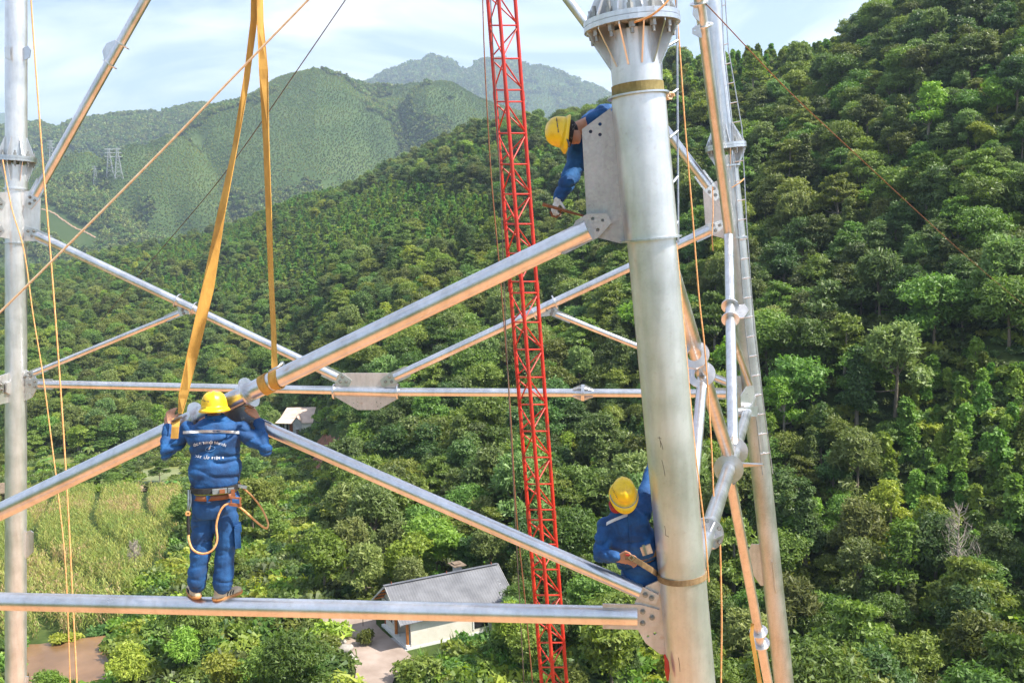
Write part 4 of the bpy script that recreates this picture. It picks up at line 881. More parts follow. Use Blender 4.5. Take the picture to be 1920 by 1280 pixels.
sub(MB().box(q1(411, 772, -0.175), 0.03, 0.012, 0.026, (rx_, fx_, ux_)), 'ratchet_knob', 'chrome', hl)
# raycast helpers to lay prints and tape on the cloth
def on_cloth(o, u_, v_, off=0.004):
    inv = root_of(o).inverted(); w_ = ray(u_, v_); okk, loc, nrm, _ = o.ray_cast(inv @ (CAM + w_ * 5.0), w_)
    return ((root_of(o) @ loc) - w_ * off) if okk else None
def cloth_strip(o, pts, half, name, mat, parent):
    """tape following the cloth between pixel points"""
    top, bot = [], []
    for (u_, v_) in pts:
        a_, b_ = on_cloth(o, u_, v_ - half), on_cloth(o, u_, v_ + half)
        if a_ is not None and b_ is not None: top.append(a_); bot.append(b_)
    if len(top) < 2: return
    k = len(top); mb = MB(); mb.add(top + bot + [p + w_off for p in top for w_off in [ray(400, 800) * 0.003]] + [p + ray(400, 800) * 0.003 for p in bot], [(i, i + 1, k + i + 1, k + i) for i in range(k - 1)] + [(i, 2 * k + i, 2 * k + i + 1, i + 1) for i in range(k - 1)] + [(k + i, k + i + 1, 3 * k + i + 1, 3 * k + i) for i in range(k - 1)])
    return mb.build(name, M[mat], parent)
bpy.context.view_layer.update()
cloth_strip(jk, [(343 + 2.2 * i, 810.5 - 2.2 * math.sin(math.pi * i / 48)) for i in range(49)], 2.6, 'reflective_tape', 'white_tape', jk)
def text_on(o, txt, place, height, name, parent, mat='print', squeeze=1.0, depth_=None):
    """letters laid one by one on the cloth; place(i, n) -> (u, v, angle)"""
    n = len(txt)
    cu = bpy.data.curves.new('glyph', 'FONT'); tmp = bpy.data.objects.new('glyph', cu); COL.objects.link(tmp)
    for i, ch in enumerate(txt):
        if ch == ' ': continue
        cu.body = ch; cu.align_x = 'CENTER'; cu.size = 1.0; cu.offset = 0.015; dg = bpy.context.evaluated_depsgraph_get(); dg.update(); me = bpy.data.meshes.new_from_object(tmp.evaluated_get(dg))
        bm = bmesh.new(); bm.from_mesh(me); bpy.data.meshes.remove(me)
        u0, v0, an_ = place(i, n); bad = False
        for v in bm.verts:
            x_, y_ = v.co.x * height * squeeze, v.co.y * height; px = u0 + x_ * math.cos(an_) + y_ * math.sin(an_); py = v0 + x_ * math.sin(an_) - y_ * math.cos(an_)
            p = on_cloth(o, px, py, 0.005)
            if p is None: bad = True; break
            v.co = p
        if not bad:
            me = bpy.data.meshes.new(name); bm.to_mesh(me); me.transform(root_of(parent).inverted()); link(name, me, M[mat], parent)
        bm.free()
    bpy.data.objects.remove(tmp)
t1_ = 'CÔNG TY TNHH MỘT THÀNH VIÊN'
def arc(i, n):
    f = (i + 0.5) / n * 2 - 1; an_ = f * 0.62; return 393 + 50 * math.sin(an_) * 1.0, 838 + 3 - 12.5 * (math.cos(an_ * 1.55) - 0.25) , an_ * 0.75
text_on(jk, t1_, arc, 6.6, 'back_letter', jk, squeeze=0.72)
t2_ = 'XÂY LẮP ĐIỆN 4'
text_on(jk, t2_, lambda i, n: (366 + (i + 0.5) / n * 54, 856.5 + 3.0 * (i + 0.5) / n + 2.5 * math.sin(math.pi * (i + 0.5) / n), 0.05 + 0.12 * math.cos(math.pi * (i + 0.5) / n)), 6.6, 'back_letter', jk, squeeze=0.95)
bolt_px = [(395.5, 832), (390.5, 842), (392.8, 842), (388, 850.5), (394.5, 839.8), (392.2, 839.8)]
pp = [on_cloth(jk, *q_, 0.006) for q_ in bolt_px]
if all(p is not None for p in pp): sub(MB().add(pp, [(0, 5, 1), (0, 4, 5), (5, 4, 2), (1, 5, 2), (4, 3, 2)]), 'lightning_emblem', 'print', jk)
ring_ = [on_cloth(jk, 394 + 9 * math.cos(f * 0.2618), 841 + 4.6 * math.sin(f * 0.2618) - 1.4 * math.cos(f * 0.2618), 0.004) for f in range(25)]
M['print_blue'] = noise_mat('blue_print', (0.10, 0.24, 0.50), (0.14, 0.32, 0.60), 30, 0.7)
if all(p is not None for p in ring_): sub(MB().path(ring_, 0.0022, 5), 'ring_emblem', 'print_blue', jk)
text_on_h = None
# belts and lanyard
sub(MB().add(*(lambda mb: (mb.v, mb.f))((lambda mb: (loft(mb, [r1(357, 450, 907, 0.156, -0.025), r1(357, 450, 917, 0.156, -0.025)], 28), mb)[1])(MB()))), 'safety_belt', 'black', w1)
def belt_bit(u0, u1, v0, v1, nm, mat, out=0.160): 
    c_ = q1((u0 + u1) / 2, (v0 + v1) / 2, -0.025); lat = (c_ - q1(403.5, (v0 + v1) / 2, -0.025)).dot(rx_); yy = -out * math.sqrt(max(0.05, 1 - (lat / 0.20) ** 2))
    return sub(MB().box(c_ + fx_ * yy, (u1 - u0) * S8, 0.016, (v1 - v0) * S8, (rx_, fx_, ux_)), nm, mat, w1)
M['belt_grey'] = noise_mat('grey_belt_pad', (0.16, 0.19, 0.20), (0.26, 0.28, 0.28), 25, 0.7)
M['hivis'] = noise_mat('yellow_green_trim', (0.25, 0.27, 0.03), (0.33, 0.34, 0.05), 20, 0.7)
for u0, u1, mt_ in ((362, 370, 'belt_grey'), (372, 378, 'band_brown'), (379, 383, 'black'), (384, 391, 'belt_grey'), (392, 397, 'black'), (398, 425, 'belt_grey'), (427, 438, 'belt_grey')): belt_bit(u0, u1, 907.5, 917, 'belt_pad', mt_)
belt_bit(411, 421, 908.5, 916, 'belt_ring', 'leather', 0.168)
mbt = MB(); loft(mbt, [r1(361, 446, 917.5, 0.152, -0.022), r1(361, 446, 920, 0.152, -0.022)], 28); sub(mbt, 'belt_trim', 'hivis', w1)
mbt = MB(); loft(mbt, [r1(362, 444, 921.5, 0.154, -0.022), r1(362, 444, 930, 0.154, -0.022)], 28); sub(mbt, 'leather_belt', 'leather', w1)
belt_bit(387, 394, 920, 934, 'belt_loop', 'blue', 0.163)
for (u0, v0, u1, v1) in ((372, 944, 398, 968), (408, 945, 436, 968)): pass
for (u0, v0, u1, v1, nm) in ((431, 1000 - 15, 447, 1030, 'thigh_pocket'),):
    c_ = q1(441, 1005, -0.02); sub(MB().box(c_ + rx_ * 0.018, 0.05, 0.15, 0.17, (rx_, fx_, ux_)), nm, 'blue_dirty', w1)
sub(MB().box(q1(441, 988, -0.02) + rx_ * 0.022, 0.056, 0.156, 0.045, (rx_, fx_, ux_)), 'pocket_flap', 'blue_dirty', w1)
def cat(pts, r, nm, mat, parent, n=8):
    out = []
    for i in range(len(pts) - 1):
        p0, p1, p2, p3 = pts[max(i - 1, 0)], pts[i], pts[i + 1], pts[min(i + 2, len(pts) - 1)]
        for k in range(8):
            t = k / 8; out.append(0.5 * ((2 * p1) + (p2 - p0) * t + (2 * p0 - 5 * p1 + 4 * p2 - p3) * t * t + (3 * p1 - p0 - 3 * p2 + p3) * t ** 3))
    out.append(pts[-1]); return sub(MB().path(out, r, n), nm, mat, parent)
lan = cat([q1(354, 1000, -0.14), q1(354, 1012, -0.16), q1(362, 1030, -0.19), q1(380, 1037.5, -0.20), q1(398, 1031, -0.20), q1(407, 1012, -0.19), q1(405.5, 985, -0.185), q1(411, 962, -0.18), q1(420, 948, -0.17), q1(430, 943, -0.155)], 0.009, 'lanyard_rope', 'rope_orange', w1)
cat([q1(443, 946, -0.13), q1(458, 957, -0.10), q1(478, 975, -0.07), q1(493, 987, -0.05), q1(501, 989, -0.03), q1(502, 978, 0.0), q1(492, 955, 0.03), q1(475, 932, 0.04), q1(455, 913, 0.02), q1(446, 902, 0.0)], 0.0085, 'lanyard_rope', 'rope_orange', w1)
cat([q1(354, 918, -0.13), q1(353.5, 945, -0.14), q1(352.5, 955, -0.14)], 0.012, 'snap_hook', 'chrome', w1); cat([q1(357.5, 918, -0.12), q1(358, 942, -0.13), q1(354, 956, -0.14)], 0.008, 'snap_hook', 'chrome', w1)
sub(MB().ring(q1(352.5, 962, -0.145), fx_, 0.009, 0.022, 0.02, 16), 'rope_eye', 'rope_orange', w1); cat([q1(352.5, 966, -0.145), q1(353.5, 985, -0.145), q1(354, 1001, -0.142)], 0.013, 'rope_sleeve', 'black', w1)
sub(MB().box(q1(437, 925, -0.155), 0.032, 0.012, 0.07, (rx_, fx_, ux_)), 'adjuster_tab', 'leather', w1)
for v_, h_ in ((933, 0.014), (946, 0.024)): sub(MB().box(q1(441, v_, -0.16), 0.10, 0.016, h_, (rx_ + ux_ * -0.22, fx_, ux_ + rx_ * 0.22)), 'adjuster_bar', 'leather', w1)
for u_ in (433.5, 450.5): sub(MB().box(q1(u_, 940, -0.16), 0.014, 0.016, 0.07, (rx_, fx_, ux_)), 'adjuster_bar', 'leather', w1)
sub(MB().box(q1(452, 911, -0.02), 0.09, 0.03, 0.022, (rx_ - ux_ * 0.35, fx_, ux_ + rx_ * 0.35)), 'belt_tail', 'belt_grey', w1)

# ================================================================ worker beside the thick leg, head bent, strap round the leg
d3_ = 7.98
def q3(u_, v_, dd=0.0): return P(u_, v_, d3_ + dd)
f3 = -Vector((ray(1180, 1000).x, ray(1180, 1000).y, 0)).normalized(); r3_ = Vector((-f3.y, f3.x, 0)); r3_ = r3_ if r3_.dot(c_r) > 0 else -r3_
w3 = empty('person', q3(1288, 1236, 0.42), 'worker in blue beside the thick leg, head bent, buckling a brown strap round it', 'person')
B = MB(); lean = (q3(1166, 955) - q3(1202, 1060)).normalized(); side3 = (r3_ - lean * r3_.dot(lean)).normalized(); dep3 = side3.cross(lean).normalized()
hips, chest, nk = q3(1202, 1062, 0.10), q3(1170, 985, 0.03), q3(1166, 950, -0.02); hd3 = q3(1169, 930, -0.10)
hu3, hf3 = (ux_ * 0.75 + f3 * 0.62 + r3_ * 0.05), (f3 * 0.8 - ux_ * 0.75 + r3_ * 0.12)
loft(B, [(q3(1208, 1085, 0.12), side3 * 0.15, dep3 * 0.1), (hips, side3 * 0.16, dep3 * 0.11), (q3(1190, 1030, 0.08), side3 * 0.14, dep3 * 0.10), (chest, side3 * 0.145, dep3 * 0.09), (q3(1166, 964, 0.01), side3 * 0.09, dep3 * 0.065), (nk, side3 * 0.06, dep3 * 0.06)])
limb(B, [nk, lerp(nk, hd3, 0.7)], [0.058, 0.055]); head(B, hd3, hu3, hf3)
shL, elL, wrL = q3(1133, 984, 0.0), q3(1127, 1037, -0.04), q3(1156, 1045, -0.22)           # arm with the strap
shR, elR, wrR = q3(1204, 962, 0.06), q3(1216, 905, 0.22), q3(1232, 850, 0.36)            # arm reaching up behind the leg
for a_, b_, c_ in ((shL, elL, wrL), (shR, elR, wrR)): limb(B, [lerp(chest, a_, 0.5), a_, b_, c_], [0.058, 0.046, 0.040, 0.030])
for k_, (h_, n_, a_) in enumerate(((q3(1190, 1082, 0.10), q3(1252, 1150, 0.30), q3(1285, 1222, 0.40)), (q3(1218, 1080, 0.12), q3(1275, 1148, 0.34), q3(1300, 1222, 0.42)))): limb(B, [h_, n_, a_], [0.085, 0.058, 0.042])
hand(B, wrL, r3_ * 0.9 + ux_ * -0.05 - f3 * -0.15, ux_ * 0.8 + r3_ * 0.2, f3 * -0.3 + ux_ * -0.2 + f3 * 0.6, 0.55, 1.1)
hand(B, wrR, ux_, f3 * 0.5 - r3_, r3_, 0.8)
body3 = skin_over(B, 'body', M['skin'], w3, 0.0075, 3); face_bits(w3, hd3, hu3, hf3)
J = MB()
def r3f(u_, v_, hw, dep, dd): return (q3(u_, v_, dd), side3 * hw, dep3 * dep)
loft(J, [r3f(1199, 1052, 0.175, 0.13, 0.09), r3f(1194, 1036, 0.185, 0.145, 0.08), r3f(1186, 1015, 0.192, 0.145, 0.06), r3f(1176, 995, 0.200, 0.142, 0.04), r3f(1170, 977, 0.178, 0.13, 0.02), r3f(1167, 964, 0.13, 0.105, 0.0), r3f(1165, 953, 0.09, 0.085, -0.01)], 26)
limb(J, [lerp(chest, shL, 0.55), shL, lerp(shL, elL, 0.5), elL, lerp(elL, wrL, 0.45), lerp(elL, wrL, 0.9)], [0.095, 0.076, 0.074, 0.070, 0.062, 0.052])
limb(J, [lerp(chest, shR, 0.55), shR, lerp(shR, elR, 0.5), elR, lerp(elR, wrR, 0.9)], [0.10, 0.085, 0.074, 0.066, 0.05])
jk3 = skin_over(J, 'jacket', M['blue'], w3, 0.009, 2, 0.016, 10.0, 5)
col3 = MB(); col3.ring(q3(1163, 949, -0.01), (lean + f3 * 0.35).normalized(), 0.072, 0.088, 0.05, 24); sub(col3, 'collar', 'blue', w3)
T = MB(); loft(T, [r3f(1199, 1050, 0.168, 0.125, 0.09), r3f(1205, 1075, 0.178, 0.13, 0.11), r3f(1210, 1092, 0.165, 0.12, 0.13)], 26)
for h_, n_, a_ in ((q3(1190, 1082, 0.10), q3(1250, 1150, 0.30), q3(1284, 1218, 0.40)), (q3(1218, 1080, 0.12), q3(1275, 1148, 0.34), q3(1300, 1218, 0.42))): limb(T, [h_, lerp(h_, n_, 0.5), n_, a_], [0.108, 0.10, 0.092, 0.08])
skin_over(T, 'trousers', M['blue'], w3, 0.010, 3, 0.016, 9.0, 6)
sole_shoe(w3, q3(1285, 1224, 0.40), f3 * 0.9 - r3_ * 0.2, ux_); sole_shoe(w3, q3(1301, 1224, 0.44), f3, ux_)
hl3, hr3 = helmet(w3, hd3 + hu3.normalized() * 0.036, hu3, hf3, 0.88)
sub(MB().path([hd3 + hu3.normalized() * 0.030 + (hr3 * 0.106 * math.cos(t_) + (hf3 - hu3 * hf3.dot(hu3) / hu3.length_squared).normalized() * 0.130 * math.sin(t_)) for t_ in [math.pi * k / 16 for k in range(17)]], 0.0065, 6), 'goggle_band', 'belt_grey', hl3)
M['red_cloth'] = noise_mat('red_neck_cloth', (0.30, 0.02, 0.02), (0.42, 0.05, 0.04), 18, 0.9)
sub(MB().ring(q3(1160, 945, -0.05), (lean + f3 * 0.5).normalized(), 0.06, 0.078, 0.05, 20), 'neck_scarf', 'red_cloth', w3)
bpy.context.view_layer.update()
cloth_strip(jk3, [(1137 + 1.75 * i, 982 - 11.5 * (i / 24) ** 0.75 * 1.0 - 0.3 * i) for i in range(25)], 3.0, 'reflective_tape', 'white_tape', jk3)
pk = [on_cloth(jk3, *q_, 0.006) for q_ in ((1156, 978), (1176, 972), (1180, 990), (1162, 1000))]
if all(p is not None for p in pk): sub(MB().add(pk, [(0, 1, 2, 3)]), 'chest_pocket', 'blue', jk3)
placket = [on_cloth(jk3, 1178 + 0.22 * k, 958 + 4.0 * k, 0.006) for k in range(20)]; placket = [p for p in placket if p is not None]
if len(placket) > 3: sub(MB().path(placket, 0.007, 6), 'zip_placket', 'blue', jk3)
mbt = MB(); loft(mbt, [(q3(1200, 1044, 0.09), side3 * 0.190, dep3 * 0.150), (q3(1197, 1034, 0.085), side3 * 0.190, dep3 * 0.150)], 28); sub(mbt, 'safety_belt', 'band_brown', w3)
mbt = MB(); mbt.box(q3(1212, 1030, -0.09), 0.085, 0.04, 0.07, (side3, dep3, lean)); sub(mbt, 'belt_pouch', 'rope_pale', w3)
mbt = MB(); mbt.box(q3(1209, 1030, -0.115), 0.02, 0.02, 0.085, (side3, dep3, lean)); sub(mbt, 'buckle', 'chrome', w3)
# the strap: from the hand to the leg and round it
ax = FR.dir; c0 = FR.at(1077); sa, sb, _ = frame(ax)
rad = 0.1915; cam_side = (CAM - c0); cam_side = (cam_side - ax * cam_side.dot(ax)).normalized(); lft = ax.cross(cam_side).normalized(); lft = lft if lft.dot(c_r) < 0 else -lft
strap_pts, wd, nr = [], [], []
for q_ in ((1173, 1043, -0.27), (1186, 1046, -0.30), (1204, 1057, -0.31), (1222, 1068, -0.28)):
    strap_pts.append(q3(*q_)); wd.append(ux_ * 0.022 + r3_ * 0.006); nr.append(f3)
for k in range(0, 26):
    t_ = math.radians(-10 + k * 9.0); dirv = lft * math.cos(t_) + cam_side * math.sin(t_); strap_pts.append(c0 + dirv * (rad + 0.004) + ax * 0.0); wd.append(-ax * 0.024); nr.append(dirv)
tag(MB().ribbon(strap_pts, wd, 0.006, nr).build('positioning_strap', M['band_brown']), 'brown webbing strap looped round the lower part of the thick leg', 'strap')
bk = empty('strap_buckle', q3(1180, 1044, -0.30), 'small steel buckle with a red tab on the brown strap at the worker\'s hand', 'buckle')
MB().ring(q3(1184, 1045, -0.315), f3, 0.018, 0.026, 0.012, 4).build('buckle_frame', M['chrome'], bk); MB().box(q3(1177, 1040, -0.31), 0.03, 0.012, 0.014, (r3_, f3, ux_)).build('red_tab', M['red_cloth'], bk)

# ================================================================ worker leaning out from behind the thick leg
d2w = 8.02
def q2(u_, v_, dd=0.0): return P(u_, v_, d2w + dd)
f2 = -r3_; fw2 = Vector((ray(1150, 250).x, ray(1150, 250).y, 0)).normalized()
w2 = empty('person', q2(1218, 428, 0.1), 'worker in blue leaning out sideways behind the thick leg, reaching down with a tool', 'person')
B = MB(); ht, sh_c = q2(1205, 232, 0.12), q2(1118, 226, 0.0)
ax2 = (sh_c - ht).normalized(); sd2 = fw2; up2 = sd2.cross(ax2).normalized(); up2 = up2 if up2.z > 0 else -up2
hd2 = q2(1063, 250, -0.16); hu2 = (c_r * -0.80 + c_u * 0.16 - fw2 * 0.05).normalized(); hf2 = (-c_u * 0.80 + c_r * 0.25 - fw2 * 0.55).normalized()
loft(B, [(ht, sd2 * 0.15, up2 * 0.11), (lerp(ht, sh_c, 0.4), sd2 * 0.14, up2 * 0.10), (lerp(ht, sh_c, 0.8), sd2 * 0.18, up2 * 0.11), (sh_c, sd2 * 0.14, up2 * 0.08), (lerp(sh_c, hd2, 0.45), sd2 * 0.06, up2 * 0.06)])
limb(B, [sh_c, lerp(sh_c, hd2, 0.7)], [0.062, 0.058]); head(B, hd2, hu2, hf2)
shA, elA, wrA = q2(1094, 258, 0.06), q2(1075, 322, 0.0), q2(1046, 374, -0.10); shB, elB, wrB = q2(1112, 236, 0.20), q2(1180, 250, 0.30), q2(1222, 200, 0.22)
for a_, b_, c_ in ((shA, elA, wrA), (shB, elB, wrB)): limb(B, [lerp(sh_c, a_, 0.4), a_, b_, c_], [0.07, 0.058, 0.044, 0.030])
lg2 = ((q2(1205, 250, 0.05), q2(1206, 340, 0.02), q2(1212, 415, 0.08)), (q2(1215, 250, 0.22), q2(1218, 340, 0.2), q2(1222, 415, 0.22)))
for h_, n_, a_ in lg2: limb(B, [h_, n_, a_], [0.085, 0.058, 0.042])
hand(B, wrB, ux_ * 0.4 + r3_, fw2, -fw2 + ux_ * 0.2, 0.8)
skin_over(B, 'body', M['skin'], w2, 0.0075, 3); face_bits(w2, hd2, hu2, hf2)
G = MB(); limb(G, [lerp(elA, wrA, 0.93), wrA], [0.036, 0.036]); hand(G, wrA, q2(1038, 396, -0.16) - wrA, c_r * 0.4 + fw2 * -0.6 + c_u * 0.1, c_r * 0.9 - c_u * 0.35 - fw2 * 0.2, 0.75, 1.15); skin_over(G, 'glove', M['glove'], w2, 0.0075, 3)
J = MB(); loft(J, [(lerp(ht, sh_c, -0.05), sd2 * 0.17, up2 * 0.13), (lerp(ht, sh_c, 0.3), sd2 * 0.18, up2 * 0.135), (lerp(ht, sh_c, 0.7), sd2 * 0.20, up2 * 0.135), (lerp(ht, sh_c, 0.95), sd2 * 0.18, up2 * 0.12), (lerp(sh_c, hd2, 0.28), sd2 * 0.10, up2 * 0.085), (lerp(sh_c, hd2, 0.36), sd2 * 0.075, up2 * 0.07)], 24)
limb(J, [lerp(sh_c, shA, 0.3), shA, lerp(shA, elA, 0.5), elA, lerp(elA, wrA, 0.45), lerp(elA, wrA, 0.92)], [0.11, 0.098, 0.086, 0.076, 0.068, 0.052])
limb(J, [lerp(sh_c, shB, 0.3), shB, elB, lerp(elB, wrB, 0.9)], [0.10, 0.085, 0.07, 0.052])
skin_over(J, 'jacket', M['blue'], w2, 0.009, 2, 0.015, 10.0, 9)
T = MB(); loft(T, [(lerp(ht, sh_c, 0.05), sd2 * 0.165, up2 * 0.125), (ht, sd2 * 0.17, up2 * 0.13), (lerp(ht, sh_c, -0.2), sd2 * 0.15, up2 * 0.11)], 24)
for h_, n_, a_ in lg2: limb(T, [h_, lerp(h_, n_, 0.5), n_, a_], [0.11, 0.10, 0.092, 0.08])
skin_over(T, 'trousers', M['blue'], w2, 0.012, 5, 0.02, 8.0, 11)
for k_, (h_, n_, a_) in enumerate(lg2): sole_shoe(w2, a_ - ux_ * 0.01, -r3_ * 0.6 + fw2 * 0.3, ux_)
hl2, hr2 = helmet(w2, hd2 + hu2 * 0.028, hu2, hf2, 1.0)
mb = MB(); mb.ring(hd2 + hu2 * 0.0, (hu2 + hf2 * 0.1).normalized(), 0.080, 0.106, 0.075, 26); sub(mb, 'head_scarf', 'scarf', w2)
mb = MB(); ellipsoid(mb, hd2 - hf2 * 0.045 - hu2 * 0.015, (hr2 * 0.098, hf2 * 0.075, hu2 * 0.085), 18, 10); sub(mb, 'neck_cloth', 'scarf', w2)
sub(MB().path([hd2 + hu2 * 0.01 - fw2 * 0.10 + hf2 * (-0.06 + 0.055 * k) for k in range(5)] , 0.008, 6), 'chin_strap', 'helmet_dark', hl2)
# the tool in the glove: a ring spanner with a tapered spike
tl = empty('spud_wrench', q2(1040, 393, -0.20), 'rusty ring-handled spanner bar held in the leaning worker\'s glove', 'wrench')
ta, tb = q2(1018, 383, -0.20), q2(1098, 406, -0.30)
MB().path([ta, lerp(ta, tb, 0.12), lerp(ta, tb, 0.5), tb], 0.011, 8, radii=[0.016, 0.013, 0.012, 0.008]).build('shaft', M['rust_tool'], tl)
MB().path([q2(1032, 396, -0.20), q2(1036, 405, -0.20), q2(1043, 407, -0.20), q2(1050, 402, -0.21), q2(1052, 394, -0.22)], 0.009, 8).build('loop_handle', M['rust_tool'], tl)
tag(MB().path([q3(1246, 1226, -0.1), q3(1250, 1240, -0.1), q3(1251, 1256, -0.1), q3(1252, 1275, -0.1)], 0.02, 8, radii=[0.008, 0.018, 0.022, 0.008]).build('rag', M['red']), 'small red rag tied below the round gusset plate of the thick leg', 'rag')

# worn lettering and stickers on the helmets
def helmet_marks(h, a, b, n, size=1.6, sticker=None):
    bpy.context.view_layer.update()
    for k in range(n):
        u_, v_ = lerp(a[0], b[0], k / (n - 1)), lerp(a[1], b[1], k / (n - 1)); s_ = size * (0.75 + 0.4 * ((k * 7) % 3) / 2)
        q_ = [on_cloth(h, u_ + dx * s_ * 0.6, v_ + dy * s_, 0.006) for dx, dy in ((-1, -1), (1, -1), (1, 1), (-1, 1))]
        if all(p is not None for p in q_): sub(MB().add(q_, [(0, 3, 2, 1)]), 'worn_mark', 'helmet_dark', h)
    if sticker:
        q_ = [on_cloth(h, sticker[0] + dx * 3, sticker[1] + dy * 3, 0.006) for dx, dy in ((-1, -1), (1, -1), (1, 1), (-1, 1))]
        if all(p is not None for p in q_): sub(MB().add(q_, [(0, 3, 2, 1)]), 'sticker', 'white_tape', h)
helmet_marks(hl2, (1043, 219), (1047, 247), 9, 1.5, (1051, 221)); helmet_marks(hl, (378, 750), (391, 752.5), 6, 1.1); helmet_marks(hl3, (1148, 915), (1158, 934), 7, 1.0)
# ------------------------------------------------------------------ valley floor: house, yard, ponds, maize, small buildings, pylons
from mathutils.geometry import delaunay_2d_cdt
KEEP_CLEAR = []; TREE_CLEAR = []; FAR_CLEAR = []
def px_poly(pts, r0=45.0): return [hit(u_, v_, r0) for u_, v_ in pts]
def grow(poly, k):
    c_ = sum((Vector(p).xy for p in poly), Vector((0, 0))) / len(poly); out = []
    for p in poly: d_ = Vector(p[:2]) - c_; out.append(tuple(c_ + d_ * (1 + k / max(d_.length, 0.1))))
    return out
def ground_sheet(name, poly, mat, dz, step, rough_edge=0.0, flat=None):
    pts = []; n = len(poly)
    for i in range(n):
        a_, b_ = Vector(poly[i][:2]), Vector(poly[(i + 1) % n][:2]); m_ = max(1, int((b_ - a_).length / step))
        nr_ = Vector((-(b_ - a_).y, (b_ - a_).x)).normalized()
        for k in range(m_): p = a_.lerp(b_, k / m_); pts.append(p + nr_ * (rough_edge * (mnoise.noise(Vector((p.x * 0.6, p.y * 0.6, 3.0))))))
    nb = len(pts); xs = [p.x for p in pts]; ys = [p.y for p in pts]
    gx, gy = np.meshgrid(np.arange(min(xs), max(xs), step), np.arange(min(ys), max(ys), step)); gx, gy = gx.ravel(), gy.ravel()
    ins = in_poly_np(gx, gy, [(p.x, p.y) for p in pts])
    v2 = pts + [Vector((a_, b_)) for a_, b_ in zip(gx[ins], gy[ins])]
    vo, eo, fo, *_ = delaunay_2d_cdt(v2, [(i, (i + 1) % nb) for i in range(nb)], [list(range(nb))], 1, 1e-4)
    X_ = np.array([v.x for v in vo]); Y_ = np.array([v.y for v in vo]); Z_ = height(X_, Y_) + dz if flat is None else np.full(len(X_), flat)
    fo = [f if (vo[f[1]] - vo[f[0]]).cross(vo[f[2]] - vo[f[0]]) > 0 else list(reversed(f)) for f in fo]
    me = bpy.data.meshes.new(name); me.from_pydata(list(zip(X_.tolist(), Y_.tolist(), Z_.tolist())), [], fo); me.update()
    return link(name, me, mat)
def in_poly_np(px, py, poly):
    ins = np.zeros(px.shape, bool); n = len(poly)
    for i in range(n):
        x1, y1 = poly[i]; x2, y2 = poly[i - 1]; ins ^= ((y1 > py) != (y2 > py)) & (px < (x2 - x1) * (py - y1) / ((y2 - y1) or 1e-9) + x1)
    return ins
M['concrete'] = noise_mat('pinkish_concrete_yard', (0.25, 0.19, 0.15), (0.36, 0.285, 0.235), 0.5, 0.9, detail=8, coord='Object')
M['wall_cream'] = noise_mat('cream_render', (0.62, 0.58, 0.48), (0.70, 0.66, 0.57), 1.5, 0.85)
M['wall_white'] = noise_mat('white_boards', (0.66, 0.66, 0.62), (0.74, 0.74, 0.70), 2, 0.7)
M['roof_grey'] = noise_mat('grey_metal_roof', (0.085, 0.088, 0.098), (0.145, 0.148, 0.160), 0.8, 0.5, detail=9)
M['roof_pale'] = noise_mat('pale_fibre_roof', (0.50, 0.37, 0.29), (0.66, 0.51, 0.41), 0.8, 0.85, detail=7)
M['thatch'] = noise_mat('old_thatch', (0.10, 0.09, 0.085), (0.24, 0.22, 0.20), 2.0, 0.95, detail=8, bump=0.6)
M['trim'] = noise_mat('orange_trim', (0.55, 0.17, 0.03), (0.66, 0.25, 0.05), 3, 0.6)
M['trim_red'] = noise_mat('red_brown_trim', (0.30, 0.075, 0.03), (0.40, 0.11, 0.05), 3, 0.6)
M['dark_glass'] = noise_mat('dark_doorway', (0.012, 0.012, 0.014), (0.03, 0.03, 0.035), 2, 0.25)
M['door_orange'] = noise_mat('orange_door', (0.45, 0.10, 0.02), (0.55, 0.15, 0.035), 3, 0.6)
M['wall_grey'] = noise_mat('stained_grey_wall', (0.34, 0.33, 0.32), (0.50, 0.48, 0.45), 1.2, 0.9, detail=8)
M['wood'] = noise_mat('old_wood', (0.12, 0.085, 0.055), (0.22, 0.16, 0.11), 3, 0.85)
M['pond_brown'] = noise_mat('muddy_water', (0.17, 0.092, 0.042), (0.25, 0.140, 0.066), 0.35, 0.30, spec=0.25, bump=0.04)
M['pond_green'] = noise_mat('algae_water', (0.17, 0.19, 0.055), (0.25, 0.26, 0.09), 0.3, 0.3)
M['path'] = noise_mat('bare_track', (0.27, 0.17, 0.10), (0.40, 0.27, 0.17), 0.6, 0.95)
M['red_soil'] = noise_mat('red_soil', (0.17, 0.065, 0.035), (0.27, 0.11, 0.06), 0.5, 0.95, bump=0.5)

# ---- house with grey metal roof
HO = Vector((-10.33, 74.13, -0.48)); hd = math.radians(62.3)
ha, hb, hz = Vector((math.sin(hd), math.cos(hd), 0)), Vector((math.cos(hd), -math.sin(hd), 0)), Vector((0, 0, 1))
def hp_(a_, b_, z_): return HO + ha * a_ + hb * b_ + hz * z_
HAX = (ha, hb, hz)
house = empty('house', HO, 'cream house with long grey metal roof, porch with orange columns, beside the paved yard', 'house')
def hbox(name, mat, a0, a1, b0, b1, z0, z1, parent=None):
    return MB().box(hp_((a0 + a1) / 2, (b0 + b1) / 2, (z0 + z1) / 2), a1 - a0, b1 - b0, z1 - z0, HAX).build(name, M[mat], parent or house)
W, L_, HE, HR = 2.75, 9.6, 2.45, 4.28
hbox('plinth', 'wall_white', 0.55, L_ - 0.3, -W - 0.05, W + 0.05, -0.4, 0.16)
hbox('wall', 'wall_cream', 2.3, L_ - 0.4, -W, W, 0.16, HE); hbox('wall', 'wall_cream', 0.9, 2.295, -W, -0.35, 0.16, HE)
hbox('wall', 'wall_cream', 0.9, 2.295, W - 0.14, W, 0.16, HE)
hbox('porch_beam', 'wall_white', 0.62, 0.84, -W, W, HE - 0.28, HE + 0.02)
